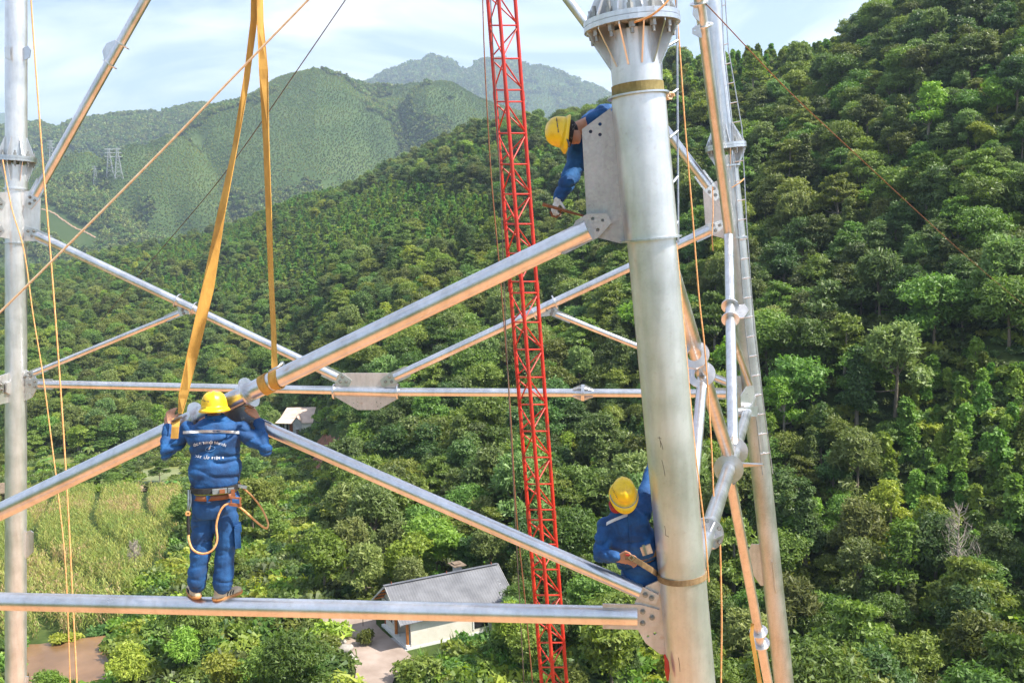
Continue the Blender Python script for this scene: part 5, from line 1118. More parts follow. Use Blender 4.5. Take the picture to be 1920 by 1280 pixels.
# gable: boards laid one above the other
for k in range(8):
    z0 = HE + 0.03 + k * 0.20; hw = (W + 0.25) * (1 - (z0 + 0.18 - HE) / (HR - HE)) - 0.05
    if hw > 0.15: MB().box(hp_(0.78, 0, z0 + 0.09), 0.035, 2 * hw, 0.175, HAX).build('board', M['wall_white'], house)
    if hw > 0.15: MB().box(hp_(L_ - 0.45, 0, z0 + 0.09), 0.035, 2 * hw, 0.175, HAX).build('board', M['wall_white'], house)
# roof sheets with raised seams
WR = 3.15; sl = (HR - HE) / W; e_z = HR - sl * WR
for s_ in (-1, 1):
    n_s = 44; vs_, fs_ = [], []
    for i in range(n_s * 4 + 1):
        a_ = -0.05 + (L_ + 0.25) * i / (n_s * 4); bumpz = 0.015 if i % 4 == 1 else 0.0
        vs_ += [hp_(a_, 0.02 * s_, HR + bumpz), hp_(a_, WR * s_, e_z + bumpz), hp_(a_, WR * s_, e_z - 0.03), hp_(a_, 0.02 * s_, HR - 0.03)]
    for i in range(n_s * 4): fs_ += [(4 * i, 4 * i + 1, 4 * i + 5, 4 * i + 4), (4 * i + 2, 4 * i + 3, 4 * i + 7, 4 * i + 6), (4 * i + 1, 4 * i + 2, 4 * i + 6, 4 * i + 5)]
    k_ = len(vs_); fs_ += [(0, 3, 2, 1), (k_ - 4, k_ - 3, k_ - 2, k_ - 1)]
    MB().add(vs_, fs_).build('roof', M['roof_grey'], house)
    for a_ in (-0.08, L_ + 0.21):
        MB().plate([hp_(a_, 0, HR + 0.07), hp_(a_, (WR + 0.03) * s_, e_z + 0.06), hp_(a_, (WR + 0.03) * s_, e_z - 0.12), hp_(a_, 0, HR - 0.12)], ha, 0.03).build('barge_board', M['wall_grey'], house)
    for k in range(3):
        b_ = WR * (0.25 + 0.27 * k) * s_; MB().box(hp_(0.35, b_, HR - sl * abs(b_) - 0.11), 0.85, 0.09, 0.12, HAX).build('purlin_end', M['trim'], house)
MB().box(hp_(L_ / 2, 0, HR + 0.06), L_ + 0.3, 0.28, 0.04, HAX).build('ridge_cap', M['roof_grey'], house)
for a_ in (0.5, 5.2, 9.2): MB().tube(hp_(a_, 0, HR + 0.05), hp_(a_, 0, HR + 0.26), 0.03, n=8).build('ridge_finial', M['trim_red'], house)
for b_ in (0.10, W - 0.25):
    col = MB().tube(hp_(0.72, b_, 0.30), hp_(0.72, b_, HE - 0.3), 0.11, n=16).build('column', M['trim'], house)
    MB().box(hp_(0.72, b_, 0.24), 0.36, 0.36, 0.18, HAX).build('column_base', M['wall_white'], col); MB().box(hp_(0.72, b_, HE - 0.27), 0.32, 0.32, 0.1, HAX).build('column_cap', M['wall_white'], col)
    for t_ in (0.6, 2.2, 3.9): MB().tube(hp_(0.72 + 0.112 * math.sin(t_) * -1, b_ + 0.112 * math.cos(t_), 0.36), hp_(0.72 - 0.112 * math.sin(t_), b_ + 0.112 * math.cos(t_), HE - 0.36), 0.016, n=6).build('column_stripe', M['dark_glass'], col)
for b_ in (-W, -0.36): hbox('corner_trim', 'trim_red', 0.84, 0.98, b_ - 0.06, b_ + 0.06, 0.16, HE - 0.02)
w_ = hbox('window', 'dark_glass', 0.86, 0.95, -2.15, -0.95, 0.75, 2.0); hbox('window_frame', 'wall_white', 0.84, 0.93, -2.22, -2.12, 0.70, 2.05, w_); hbox('window_frame', 'wall_white', 0.84, 0.93, -0.98, -0.88, 0.70, 2.05, w_); hbox('mullion', 'wall_white', 0.845, 0.93, -1.58, -1.52, 0.75, 2.0, w_)
dr = hbox('door', 'dark_glass', 2.24, 2.29, 1.25, 2.35, 0.18, 2.1)
for k in range(4): hbox('door_leaf', 'wood', 2.20, 2.235, 1.28 + 0.27 * k, 1.50 + 0.27 * k, 0.2, 2.06, dr)
sd_ = hbox('window', 'dark_glass', 6.2, 7.4, W - 0.05, W + 0.03, 0.5, 1.75); hbox('window_frame', 'wall_white', 6.1, 6.2, W - 0.03, W + 0.05, 0.4, 1.8, sd_); hbox('window_frame', 'wall_white', 7.4, 7.5, W - 0.03, W + 0.05, 0.4, 1.8, sd_)
hbox('window', 'dark_glass', 8.6, 9.0, W - 0.05, W + 0.03, 0.9, 1.6)
for k in range(3): hbox('step', 'wall_grey', 0.55 - 0.32 * (k + 1), 0.55 - 0.32 * k, -0.1, W + 0.1, -0.45, 0.16 - 0.14 * (k + 1))
ch = hbox('smoke_vent', 'wall_grey', 6.4, 6.9, -1.5, -0.8, HR - 1.0, HR + 0.12)
hbox('vent_roof', 'wood', 6.1, 7.2, -1.8, -0.5, HR + 0.20, HR + 0.26, ch); hbox('vent_roof', 'wood', 6.3, 6.9, -1.6, -0.9, HR + 0.30, HR + 0.35, ch)
KEEP_CLEAR.append([tuple(hp_(a_, b_, 0).xy) for a_, b_ in ((-2, -W - 1.6), (L_ + 1.5, -W - 1.6), (L_ + 1.5, W + 2.6), (-2, W + 2.6))])
tag(MB().tube(hp_(-0.8, -3.4, -0.1), hp_(-0.8, -3.4, 1.9), 0.03, n=8).build('pole', M['wire_dark']), 'thin dark pole standing in the paved yard by the house', 'pole')

# ---- yard
yard = [(600, 1150), (700, 1146), (716, 1184), (742, 1210), (772, 1226), (794, 1250), (742, 1274), (728, 1310), (660, 1330), (668, 1258), (655, 1228), (634, 1200), (612, 1172)]
yp = px_poly(yard, 50); yo = ground_sheet('paved_yard', yp, M['concrete'], 0.10, 1.2, 0.5); tag(yo, kind='structure'); KEEP_CLEAR.append(grow(yp, 0.8))
KEEP_CLEAR.append([tuple(hit(u_, v_, 46).xy) for u_, v_ in ((590, 1150), (800, 1230), (800, 1420), (640, 1420), (640, 1260))])
rock_m = noise_mat('pale_rock', (0.24, 0.22, 0.19), (0.36, 0.33, 0.29), 3, 0.9, bump=0.4)
for k, (u_, v_, s_) in enumerate(((638, 1208, 0.55), (646, 1222, 0.7), (652, 1234, 0.5), (660, 1245, 0.6), (629, 1192, 0.45), (615, 1178, 0.4))):
    p = hit(u_, v_, 50); mb = MB(); ellipsoid(mb, (0, 0, 0), (Vector((s_, 0, 0)), Vector((0, s_ * 0.7, 0)), Vector((0, 0, s_ * 0.5))), 10, 7)
    mb.v = [tuple(Vector(v) * (1 + 0.35 * mnoise.noise(Vector(v) * 2 + Vector((k, 0, 0))))) for v in mb.v]
    o = link('rock', mb.mesh('rock', rock_m)); o.location = p + Vector((0, 0, 0.2)); tag(o, 'pale rough rock on the grassy edge of the paved yard', 'rock', 'rocks along the yard edge')

# ---- ponds, paths, soil
for pts, nm, mt, dz in (([(30, 1214), (120, 1204), (222, 1192), (236, 1215), (238, 1260), (190, 1300), (20, 1310)], 'pond', 'pond_brown', 0.15), ([(250, 905), (262, 880), (300, 872), (345, 876), (352, 898), (310, 912), (262, 916)], 'pond', 'pond_green', 0.15),
                        ([(72, 876), (88, 850), (140, 852), (150, 868), (112, 884)], 'pond', 'pond_green', 0.15), ([(228, 920), (262, 912), (325, 904), (345, 908), (300, 918), (250, 926)], 'path', 'path', 0.25),
                        ([(272, 1082), (300, 1062), (322, 1060), (330, 1066), (300, 1076), (280, 1092)], 'path', 'path', 0.22), ([(585, 840), (612, 812), (640, 835), (625, 880), (590, 890)], 'bare_soil', 'red_soil', 0.25)):
    pl_ = px_poly(pts); o = ground_sheet(nm, pl_, M[mt], dz, 2.0, 0.6); tag(o, kind='structure'); KEEP_CLEAR.append(grow(pl_, -0.9)); TREE_CLEAR.append(grow(pl_, 1.0))

# ---- maize field: plants in rows, some dry
mz = px_poly([(-60, 1205), (-60, 935), (60, 927), (200, 922), (340, 926), (338, 985), (322, 1020), (305, 1052), (268, 1085), (248, 1130), (222, 1175), (120, 1195), (30, 1204)])
KEEP_CLEAR.append(grow(mz, 0.6))
M['maize'] = leaf_mat('maize_leaves', (0.20, 0.23, 0.045), (0.30, 0.32, 0.070), (0.43, 0.42, 0.12), trans=0.3, hue=0.02, val=0.22)
M['maize_dry'] = leaf_mat('dry_maize_leaves', (0.28, 0.20, 0.08), (0.38, 0.28, 0.12), (0.46, 0.36, 0.18), trans=0.3, hue=0.01, val=0.2)
M['maize_green'] = leaf_mat('green_maize_leaves', (0.12, 0.17, 0.03), (0.19, 0.25, 0.045), (0.30, 0.35, 0.08), trans=0.3, hue=0.02, val=0.22)
def maize(mat, seed):
    rg = random.Random(seed); mb = MB(); mb.path([(0, 0, 0), (0.02, 0.01, 1.0), (0.03, 0.0, 2.1)], 0.018, 4, radii=[0.02, 0.016, 0.008])
    for k in range(9):
        z = 0.35 + k * 0.19; a_ = k * 2.6 + rg.random(); d_ = Vector((math.cos(a_), math.sin(a_), 0)); s_ = Vector((-d_.y, d_.x, 0)); ln = 0.55 + 0.2 * rg.random()
        c0_, c1_, c2_ = Vector((0, 0, z)), Vector((0, 0, z + 0.28)) + d_ * ln * 0.5, Vector((0, 0, z - 0.05)) + d_ * ln
        mb.add([c0_ - s_ * 0.03, c0_ + s_ * 0.03, c1_ + s_ * 0.045, c1_ - s_ * 0.045, c2_], [(0, 1, 2, 3), (3, 2, 4)])
    return mb.mesh('maize_plant', mat)
xs = np.array([p.x for p in mz]); ys = np.array([p.y for p in mz])
rd = Vector((-0.50, 0.866)); rn = Vector((0.866, 0.50)); pts = []
rg = np.random.default_rng(8)
for i in np.arange(-160, 160, 0.72):
    for j in np.arange(0, 260, 0.48):
        pts.append((i, j))
pts = np.array(pts); jit = (rg.random(pts.shape) - 0.5) * np.array([0.28, 0.35])
gx = rn.x * pts[:, 0] + rd.x * pts[:, 1] + jit[:, 0]; gy = rn.y * pts[:, 0] + rd.y * pts[:, 1] + jit[:, 1]
lane = (np.abs(((pts[:, 0] + 3 * np.sin(pts[:, 1] / 17)) % 7.2) - 3.6) > 0.62)
k_ = in_poly_np(gx, gy, [(p.x, p.y) for p in mz]) & lane & (rg.random(len(gx)) < 0.93); gx, gy = gx[k_], gy[k_]
MAIZE = (gx, gy, rg)

# ---- small grey house at the foot of the slope
SO = hit(562, 816); sc_ = (SO - CAM).dot(c_f) / FPX
fa = Vector((ray(562, 800).x, ray(562, 800).y, 0)).normalized(); fa = (Matrix.Rotation(math.radians(-14), 3, 'Z') @ fa); fb = Vector((fa.y, -fa.x, 0)); FAX = (fb, fa, hz)
small = empty('house', SO, 'small grey-walled house with pale roof and orange door at the foot of the slope', 'house')
def sbox(name, mat, b0, b1, a0, a1, z0, z1, parent=None): return MB().box(SO + fb * ((b0 + b1) / 2) * sc_ + fa * (a0 + a1) / 2 * sc_ + hz * (z0 + z1) / 2 * sc_, (b1 - b0) * sc_, (a1 - a0) * sc_, (z1 - z0) * sc_, FAX).build(name, M[mat], parent or small)
def sp(b_, a_, z_): return SO + fb * b_ * sc_ + fa * a_ * sc_ + hz * z_ * sc_
sbox('wall', 'wall_grey', -36, 30, 18, 60, -12, 26); sbox('wall', 'wall_grey', -10, 6, -6, 17.8, -12, 24); sbox('side_wall', 'wall_cream', 6.05, 28, -5.5, 17.8, -12, 25.5)
for b0 in (-41, -28, -12): sbox('pillar', 'wall_grey', b0, b0 + 3, 0, 3, -12, 24)
sbox('door', 'door_orange', -23, -17, 17, 17.9, -10, 20); sbox('doorway', 'dark_glass', -35, -26, 17, 17.9, -10, 20)
wn = sbox('window', 'wood', -4.5, 1, -6.6, -6.05, 0, 12); sbox('window_hood', 'wall_grey', -6, 2.5, -8.5, -6, 13, 14.2, wn)
MB().plate([sp(-44, -5, 25), sp(-8, -5, 23), sp(-8, 18, 29), sp(-40, 18, 30)], hz, 0.12).build('porch_roof', M['roof_pale'], small)
MB().plate([sp(-40, 17, 30), sp(34, 17, 30), sp(30, 40, 46), sp(-32, 40, 46)], hz, 0.12).build('roof', M['roof_pale'], small); MB().plate([sp(-40, 63, 30), sp(34, 63, 30), sp(30, 40.2, 46), sp(-32, 40.2, 46)], hz, 0.12).build('roof', M['roof_pale'], small)
MB().plate([sp(-11, -7, 24), sp(-2, -7, 35), sp(6.5, -7, 24)], fa, 0.1).build('gable', M['wall_grey'], small)
for b_ in (-12.5, 8.5): MB().plate([sp(b_, -9, 24.4), sp(-2, -9, 36.5), sp(-2, 24, 36.5), sp(b_, 24, 24.4)], hz, 0.12).build('annex_roof', M['roof_pale'], small)
MB().plate([sp(6.5, -9, 24.6), sp(30, -9, 24.6), sp(22, 20, 36), sp(-2, 20, 36.3)], hz, 0.12).build('annex_roof', M['roof_pale'], small)
TREE_CLEAR.append([tuple(sp(b_, a_, 0).xy) for b_, a_ in ((-55, -110), (48, -110), (140, -40), (140, 50), (40, 66), (-46, 66))]); KEEP_CLEAR.append([tuple(sp(b_, a_, 0).xy) for b_, a_ in ((-44, -14), (34, -14), (34, 62), (-44, 62))])
TREE_CLEAR.append([tuple(hit(u_, v_).xy) for u_, v_ in ((525, 820), (600, 822), (600, 870), (500, 862))])

# ---- old hut under the trees, and two sheds at the far side of the fields
def hut(name, label, u_, v_, wpx, hpx, mat, turn, clear=True):
    O_ = hit(u_, v_); k_ = (O_ - CAM).dot(c_f) / FPX; fa_ = Vector((ray(u_, v_).x, ray(u_, v_).y, 0)).normalized(); fa_ = Matrix.Rotation(math.radians(turn), 3, 'Z') @ fa_; fb_ = Vector((fa_.y, -fa_.x, 0))
    w_, h_ = wpx * k_, hpx * k_; root = empty(name, O_, label, 'hut')
    def q_(b_, a_, z_): return O_ + fb_ * (b_ * w_) + fa_ * (a_ * w_) + hz * (z_ * h_)
    MB().box(q_(0, 0.3, 0.2), w_ * 0.86, w_ * 0.5, h_ * 0.75, (fb_, fa_, hz)).build('wall', M['wood'], root)
    for b_ in (-0.45, -0.15, 0.15, 0.45): MB().tube(q_(b_, -0.05, -0.3), q_(b_, -0.05, 0.55), 0.05, n=6).build('post', M['wood'], root)
    for s_ in (-1, 1): MB().plate([q_(-0.55, 0.3 - s_ * 0.42, 0.48), q_(0.55, 0.3 - s_ * 0.42, 0.48), q_(0.52, 0.3 - s_ * 0.003, 1.0), q_(-0.52, 0.3 - s_ * 0.003, 1.0)], hz, 0.14).build('roof', M[mat], root)
    if clear: KEEP_CLEAR.append([tuple(q_(b_, a_, 0).xy) for b_, a_ in ((-0.75, -0.7), (0.75, -0.7), (0.75, 0.9), (-0.75, 0.9))])
hut('hut', 'old hut with dark weathered thatch roof in tree shade behind the house', 738, 1062, 62, 46, 'thatch', 25)
hut('shed', 'tiny pale-roofed shed half hidden by trees beyond the far pond', 98, 812, 22, 26, 'roof_pale', 5)
hut('shed', 'brown-roofed shed at the far edge of the maize field beside the far leg', 4, 938, 46, 30, 'wood', -10)

# ---- power pylons on the far hill
M['pylon'] = noise_mat('pylon_steel', (0.36, 0.38, 0.40), (0.46, 0.48, 0.50), 0.5, 0.6, 0.3)
def pylon(u_, v_, hpx, label):
    O_ = hit(u_, v_, 900); k_ = (O_ - CAM).dot(c_f) / FPX; H = hpx * k_; root = empty('power_pylon', O_, label, 'pylon', 'power pylons on the far hill', rz=0.5)
    def c_(sx, sy, z): w_ = H * (0.105 * (1 - z) ** 1.2 + 0.020); return Vector((sx * w_, sy * w_, z * H))
    lv = [0, 0.16, 0.30, 0.42, 0.53, 0.63, 0.72, 0.80, 0.88, 1.0]
    for sx in (-1, 1):
        for sy in (-1, 1): MB().path([c_(sx, sy, z) for z in lv], H * 0.006, 4).build('leg', M['pylon'], root, world=False)
    mb = MB()
    for z0, z1 in zip(lv[:-1], lv[1:]):
        for (s0, s1) in (((-1, -1), (1, -1)), ((1, -1), (1, 1)), ((1, 1), (-1, 1)), ((-1, 1), (-1, -1))):
            mb.path([c_(*s0, z0), c_(*s1, z1)], H * 0.0035, 3); mb.path([c_(*s1, z0), c_(*s0, z1)], H * 0.0035, 3)
    mb.build('bracing', M['pylon'], root, world=False)
    for z in (0.70, 0.83, 0.95):
        a_ = MB(); w_ = H * 0.14
        for s_ in (-1, 1): a_.path([c_(s_, 0, z), (s_ * w_, 0, z * H + H * 0.01)], H * 0.005, 4); a_.path([c_(s_, 0, z + 0.04), (s_ * w_, 0, z * H + H * 0.01)], H * 0.004, 4)
        a_.path([(-w_, 0, z * H + H * 0.01), (0, 0, z * H + H * 0.012), (w_, 0, z * H + H * 0.01)], H * 0.004, 4)
        a_.build('cross_arm', M['pylon'], root, world=False)
pylon(223, 337, 57, 'tall grey power pylon at the right of a pair on the far hill'.replace('at the right of a pair', 'with the clearest lattice of a close pair'))
pylon(207, 335, 55, 'fainter grey power pylon close behind its taller twin on the far hill')
pylon(180, 348, 36, 'shorter grey power pylon standing alone below the close pair')
pylon(98, 312, 48, 'faint grey power pylon beside the upper slanting brace')
# dirt tracks on the far hill
for pts in ([(78, 393), (100, 400), (120, 415), (140, 428), (160, 436), (182, 448)],):
    q_ = []
    for a_, b_ in zip(pts[:-1], pts[1:]):
        for k in range(8): q_.append(hit(lerp(a_[0], b_[0], k / 8), lerp(a_[1], b_[1], k / 8), 950))
    vs_ = []
    for i, p in enumerate(q_):
        t_ = (q_[min(i + 1, len(q_) - 1)] - q_[max(i - 1, 0)]); w_ = Vector((-t_.y, t_.x, 0)).normalized() * 0.8
        for s_ in (-1, 1): e_ = p + w_ * s_; vs_.append(Vector((e_.x, e_.y, float(height(e_.x, e_.y)) + 0.5)))
    tag(MB().add(vs_, [(2 * i, 2 * i + 1, 2 * i + 3, 2 * i + 2) for i in range(len(q_) - 1)]).build('dirt_track', M['path']), kind='structure')
    for a_ in q_[::2]: FAR_CLEAR.append([(a_.x - 7, a_.y - 22), (a_.x + 7, a_.y - 22), (a_.x + 7, a_.y + 5), (a_.x - 7, a_.y + 5)])
# ------------------------------------------------------------------ trees
M['leaf_broad'] = leaf_mat('broadleaf_foliage', (0.068, 0.108, 0.020), (0.134, 0.202, 0.034), (0.256, 0.326, 0.062))
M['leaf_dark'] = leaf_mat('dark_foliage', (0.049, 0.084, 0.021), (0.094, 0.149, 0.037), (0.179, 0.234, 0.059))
M['leaf_light'] = leaf_mat('yellow_green_foliage', (0.134, 0.196, 0.027), (0.223, 0.308, 0.041), (0.368, 0.429, 0.068))
M['leaf_bamboo'] = leaf_mat('bamboo_foliage', (0.090, 0.131, 0.034), (0.161, 0.220, 0.059), (0.278, 0.326, 0.104))
M['leaf_young'] = leaf_mat('young_plantation_foliage', (0.089, 0.159, 0.025), (0.157, 0.259, 0.040), (0.246, 0.371, 0.068))
M['leaf_far'] = leaf_mat('distant_foliage', (0.090, 0.141, 0.029), (0.156, 0.215, 0.047), (0.234, 0.289, 0.066), trans=0.2)
M['leaf_farfield'] = leaf_mat('distant_plantation_foliage', (0.165, 0.225, 0.046), (0.220, 0.290, 0.062), (0.285, 0.345, 0.085), trans=0.3, val=0.15, plots=0.008)
def leaf_cloud(rng_, lobes, n, size, aspect=1.6, droop=0.25, up=0.45):
    """leaf sprays over the upper skin and through the volume of several lobes; each spray is a folded quad pair"""
    w = np.array([l[3] * l[4] for l in lobes]); w = w / w.sum(); which = rng_.choice(len(lobes), n, p=w)
    vs_, fs_ = [], []
    L = np.array(lobes)[which]
    d = rng_.normal(size=(n, 3)); d[:, 2] = np.where(d[:, 2] < -0.35, -d[:, 2] * 0.6, d[:, 2]); d /= np.linalg.norm(d, axis=1)[:, None]
    k = rng_.random(n) ** 0.28
    bump_ = 1 + 0.22 * np.sin(d[:, 0] * 7 + L[:, 0] * 3) * np.sin(d[:, 1] * 6 + L[:, 1]) + 0.16 * np.sin(d[:, 2] * 9 + L[:, 2])
    p = L[:, :3] + d * (k * bump_)[:, None] * np.stack([L[:, 3], L[:, 3], L[:, 4]], 1)
    nrm = d * 0.7 + rng_.normal(size=(n, 3)) * 0.55; nrm[:, 2] += up; nrm /= np.linalg.norm(nrm, axis=1)[:, None]
    t = rng_.normal(size=(n, 3)); t[:, 2] -= droop; t -= nrm * (t * nrm).sum(1)[:, None]; t /= np.linalg.norm(t, axis=1)[:, None]
    b = np.cross(nrm, t); s = size * (0.6 + 0.8 * rng_.random(n)); s = s[:, None]
    a0 = p - t * s * aspect * 0.5; a1 = p + b * s * 0.5 - nrm * s * 0.12; a2 = p + t * s * aspect * 0.5 - nrm * s * 0.22; a3 = p - b * s * 0.5 - nrm * s * 0.12
    V = np.stack([a0 + b * s * 0.30, a0 - b * s * 0.30, a2], 1).reshape(-1, 3); F = np.arange(3 * n).reshape(-1, 3)
    return V, F
def crown_mesh(name, mat, V, F):
    me = bpy.data.meshes.new(name); me.from_pydata(V.tolist(), [], F.tolist())
    me.materials.append(mat); me.update(); return me
def trunk_mesh(name, mat, rng_, h, r, lobes, bend=0.25):
    mb = MB(); pts = [Vector((bend * math.sin(2.2 * k) * k, bend * 0.7 * math.sin(1.7 * k + 1) * k, h * k)) for k in (0, 0.2, 0.4, 0.6, 0.8, 1.0)]
    mb.path(pts, r, 7, radii=[r * 1.25, r, r * 0.85, r * 0.7, r * 0.5, r * 0.25])
    for l in lobes[:7]:
        s0 = pts[3 if l[2] > h * 0.7 else 2]; e = Vector(l[:3])
        mid = s0.lerp(e, 0.5) + Vector((0, 0, -0.1 * h * 0.3))
        mb.path([s0, mid, e], r, 5, radii=[r * 0.5, r * 0.33, r * 0.12])
    me = mb.mesh(name, mat); return me
def make_lobes(rng_, h, rad, n, kind):
    out = []
    if kind == 'round':
        for i in range(n):
            a = rng_.random() * 6.28; q_ = rad * 0.62 * math.sqrt(rng_.random()); z = h * (0.40 + 0.52 * rng_.random()) - q_ * 0.22
            s_ = rad * (0.36 + 0.26 * rng_.random()); out.append((q_ * math.cos(a), q_ * math.sin(a), z, s_, s_ * 0.75))
    elif kind == 'layer':
        for i in range(n):
            a = i * 2.4 + rng_.random(); k = i / n; q_ = rad * (0.25 + 0.6 * (1 - k)) * (0.6 + 0.5 * rng_.random()); z = h * (0.42 + 0.55 * k)
            s_ = rad * (0.42 - 0.18 * k + 0.1 * rng_.random()); out.append((q_ * math.cos(a), q_ * math.sin(a), z, s_, s_ * 0.38))
    elif kind == 'tall':
        for i in range(n):
            k = (i + 0.5) / n; a = rng_.random() * 6.28; q_ = rad * 0.45 * (1 - 0.6 * k) * rng_.random(); s_ = rad * (0.75 - 0.45 * k) * (0.75 + 0.4 * rng_.random())
            out.append((q_ * math.cos(a), q_ * math.sin(a), h * (0.28 + 0.66 * k), s_, s_ * 0.8))
    elif kind == 'feather':
        for i in range(n):
            a = rng_.random() * 6.28; k = rng_.random(); q_ = rad * (0.2 + 0.7 * k); z = h * (0.95 - 0.55 * k * k) * (0.75 + 0.25 * rng_.random())
            s_ = rad * (0.24 + 0.12 * rng_.random()); out.append((q_ * math.cos(a), q_ * math.sin(a), z, s_, s_ * 1.3))
    elif kind == 'bush':
        for i in range(n):
            a = rng_.random() * 6.28; q_ = rad * 0.65 * math.sqrt(rng_.random()); s_ = rad * (0.35 + 0.25 * rng_.random())
            out.append((q_ * math.cos(a), q_ * math.sin(a), h * (0.3 + 0.4 * rng_.random()), s_, h * 0.32))
    return out
SPECIES = [  # name, label, kind, height, radius, lobes, leaves, leaf size, aspect, material, bark, droop
    ('broadleaf_tree', 'round-crowned mid green broadleaf tree in the dense hillside wood', 'round', 8.0, 3.6, 11, 6000, 0.33, 1.5, 'leaf_broad', 'bark', 0.2),
    ('broadleaf_tree', 'spreading clumpy broadleaf tree with paler leaf tops in the hillside wood', 'round', 9.0, 4.2, 15, 6800, 0.33, 1.5, 'leaf_broad', 'bark', 0.2),
    ('layered_tree', 'green tree with flat tiered branches on the wooded slope', 'layer', 9.5, 3.6, 15, 5600, 0.34, 1.8, 'leaf_broad', 'bark_pale', 0.2),
    ('dark_tree', 'dark blue-green full tree in the shaded part of the wood', 'round', 8.5, 3.4, 12, 6000, 0.33, 1.4, 'leaf_dark', 'bark', 0.2),
    ('tall_tree', 'tall narrow dark green tree rising above its neighbours', 'tall', 12.0, 2.7, 10, 5800, 0.33, 1.5, 'leaf_dark', 'bark', 0.2),
    ('bamboo_clump', 'feathery grey-green bamboo clump with arching drooping tops', 'feather', 9.0, 3.6, 26, 6200, 0.32, 3.0, 'leaf_bamboo', 'bark', 1.2),
    ('light_tree', 'bright yellow-green leafy tree standing out from the darker wood', 'round', 7.0, 3.2, 12, 5800, 0.34, 1.6, 'leaf_light', 'bark', 0.2),
    ('young_tree', 'small bright green young plantation tree with upright leaves', 'tall', 4.2, 1.15, 6, 1500, 0.31, 2.0, 'leaf_young', 'bark', -0.9),
    ('airy_tree', 'open-crowned thin green tree with sky-lit gaps between its clumps', 'round', 10.0, 3.4, 8, 3200, 0.36, 1.7, 'leaf_light', 'bark_pale', 0.4),
    ('shrub', 'low spreading green shrub among the trees', 'bush', 2.6, 2.1, 8, 2200, 0.30, 1.7, 'leaf_broad', 'bark', 0.2),
]
PROTO = []
for k, (nm, lab, kind, h, rad, nl, nleaf, ls, asp, lm, bk, droop) in enumerate(SPECIES):
    rg = np.random.default_rng(100 + k); lob = make_lobes(rg, h, rad, nl, kind)
    V, F = leaf_cloud(rg, lob, nleaf, ls, asp, droop)
    PROTO.append((trunk_mesh(nm + '_trunk', M[bk], rg, h * 0.8, 0.022 * h if kind != 'bush' else 0.04, lob), crown_mesh(nm + '_crown', M[lm], V, F), h, rad))
# whole-tree meshes for the massed forest
def joined(k):
    tm, cm, _, _ = PROTO[k]; bm = bmesh.new(); bm.from_mesh(cm); nf = len(bm.faces); bm.from_mesh(tm)
    bm.faces.ensure_lookup_table()
    for f in bm.faces[nf:]: f.material_index = 1
    me = bpy.data.meshes.new('forest_tree'); bm.to_mesh(me); bm.free(); me.materials.append(cm.materials[0]); me.materials.append(tm.materials[0]); return me
def src_collection(name, meshes):
    c_ = bpy.data.collections.new(name)
    for i, me in enumerate(meshes):
        o = bpy.data.objects.new('%s_source_%02d' % (name, i), me); c_.objects.link(o)
    return c_
def instancer(name, pts, idx, scl, rot, coll, label, cat):
    """one object whose points carry an instance each (geometry nodes)"""
    me = bpy.data.meshes.new(name); me.from_pydata([tuple(p) for p in pts], [], [])
    for nm, ty, val in (('pick', 'INT', idx), ('size', 'FLOAT', scl), ('turn', 'FLOAT', rot)):
        a = me.attributes.new(nm, ty, 'POINT'); a.data.foreach_set('value', np.asarray(val, dtype=np.int32 if ty == 'INT' else np.float32))
    o = link(name, me); tag(o, label, cat, kind='stuff')
    g = bpy.data.node_groups.new(name + '_scatter', 'GeometryNodeTree')
    g.interface.new_socket('Geometry', in_out='INPUT', socket_type='NodeSocketGeometry'); g.interface.new_socket('Geometry', in_out='OUTPUT', socket_type='NodeSocketGeometry')
    N, L = g.nodes, g.links; gi, go = N.new('NodeGroupInput'), N.new('NodeGroupOutput')
    ci = N.new('GeometryNodeCollectionInfo'); ci.inputs['Collection'].default_value = coll; ci.inputs['Separate Children'].default_value = True; ci.inputs['Reset Children'].default_value = True
    ip = N.new('GeometryNodeInstanceOnPoints'); ip.inputs['Pick Instance'].default_value = True
    def attr(nm, ty):
        x = N.new('GeometryNodeInputNamedAttribute'); x.data_type = ty; x.inputs['Name'].default_value = nm; return x.outputs['Attribute']
    cx = N.new('ShaderNodeCombineXYZ'); L.new(attr('turn', 'FLOAT'), cx.inputs['Z'])
    L.new(gi.outputs[0], ip.inputs['Points']); L.new(ci.outputs[0], ip.inputs['Instance']); L.new(attr('pick', 'INT'), ip.inputs['Instance Index'])
    L.new(attr('size', 'FLOAT'), ip.inputs['Scale']); L.new(cx.outputs[0], ip.inputs['Rotation']); L.new(ip.outputs[0], go.inputs[0])
    md = o.modifiers.new('scatter', 'NODES'); md.node_group = g
    return o

def grid_points(az0, az1, r0, r1, step, seed):
    """jittered points over a sector, step(r) metres apart"""
    rg = np.random.default_rng(seed); X, Y = [], []; r = r0
    while r < r1:
        s = step(r); nn = max(2, int((az1 - az0) * D2R * r / s)); a = az0 * D2R + (np.arange(nn) + rg.random(nn) * 0.9) / nn * (az1 - az0) * D2R
        rr = r + (rg.random(nn) - 0.5) * s * 0.9; X.append(rr * np.sin(a)); Y.append(rr * np.cos(a)); r += s
    return np.concatenate(X), np.concatenate(Y)
CFV, CRV, CUV = np.array(c_f), np.array(c_r), np.array(c_u)
def proj_np(x, y, z):
    q = np.stack([x, y, z - 30], -1); d = q @ CFV
    return 960 + FPX * (q @ CRV) / d, 640 - FPX * (q @ CUV) / d, d
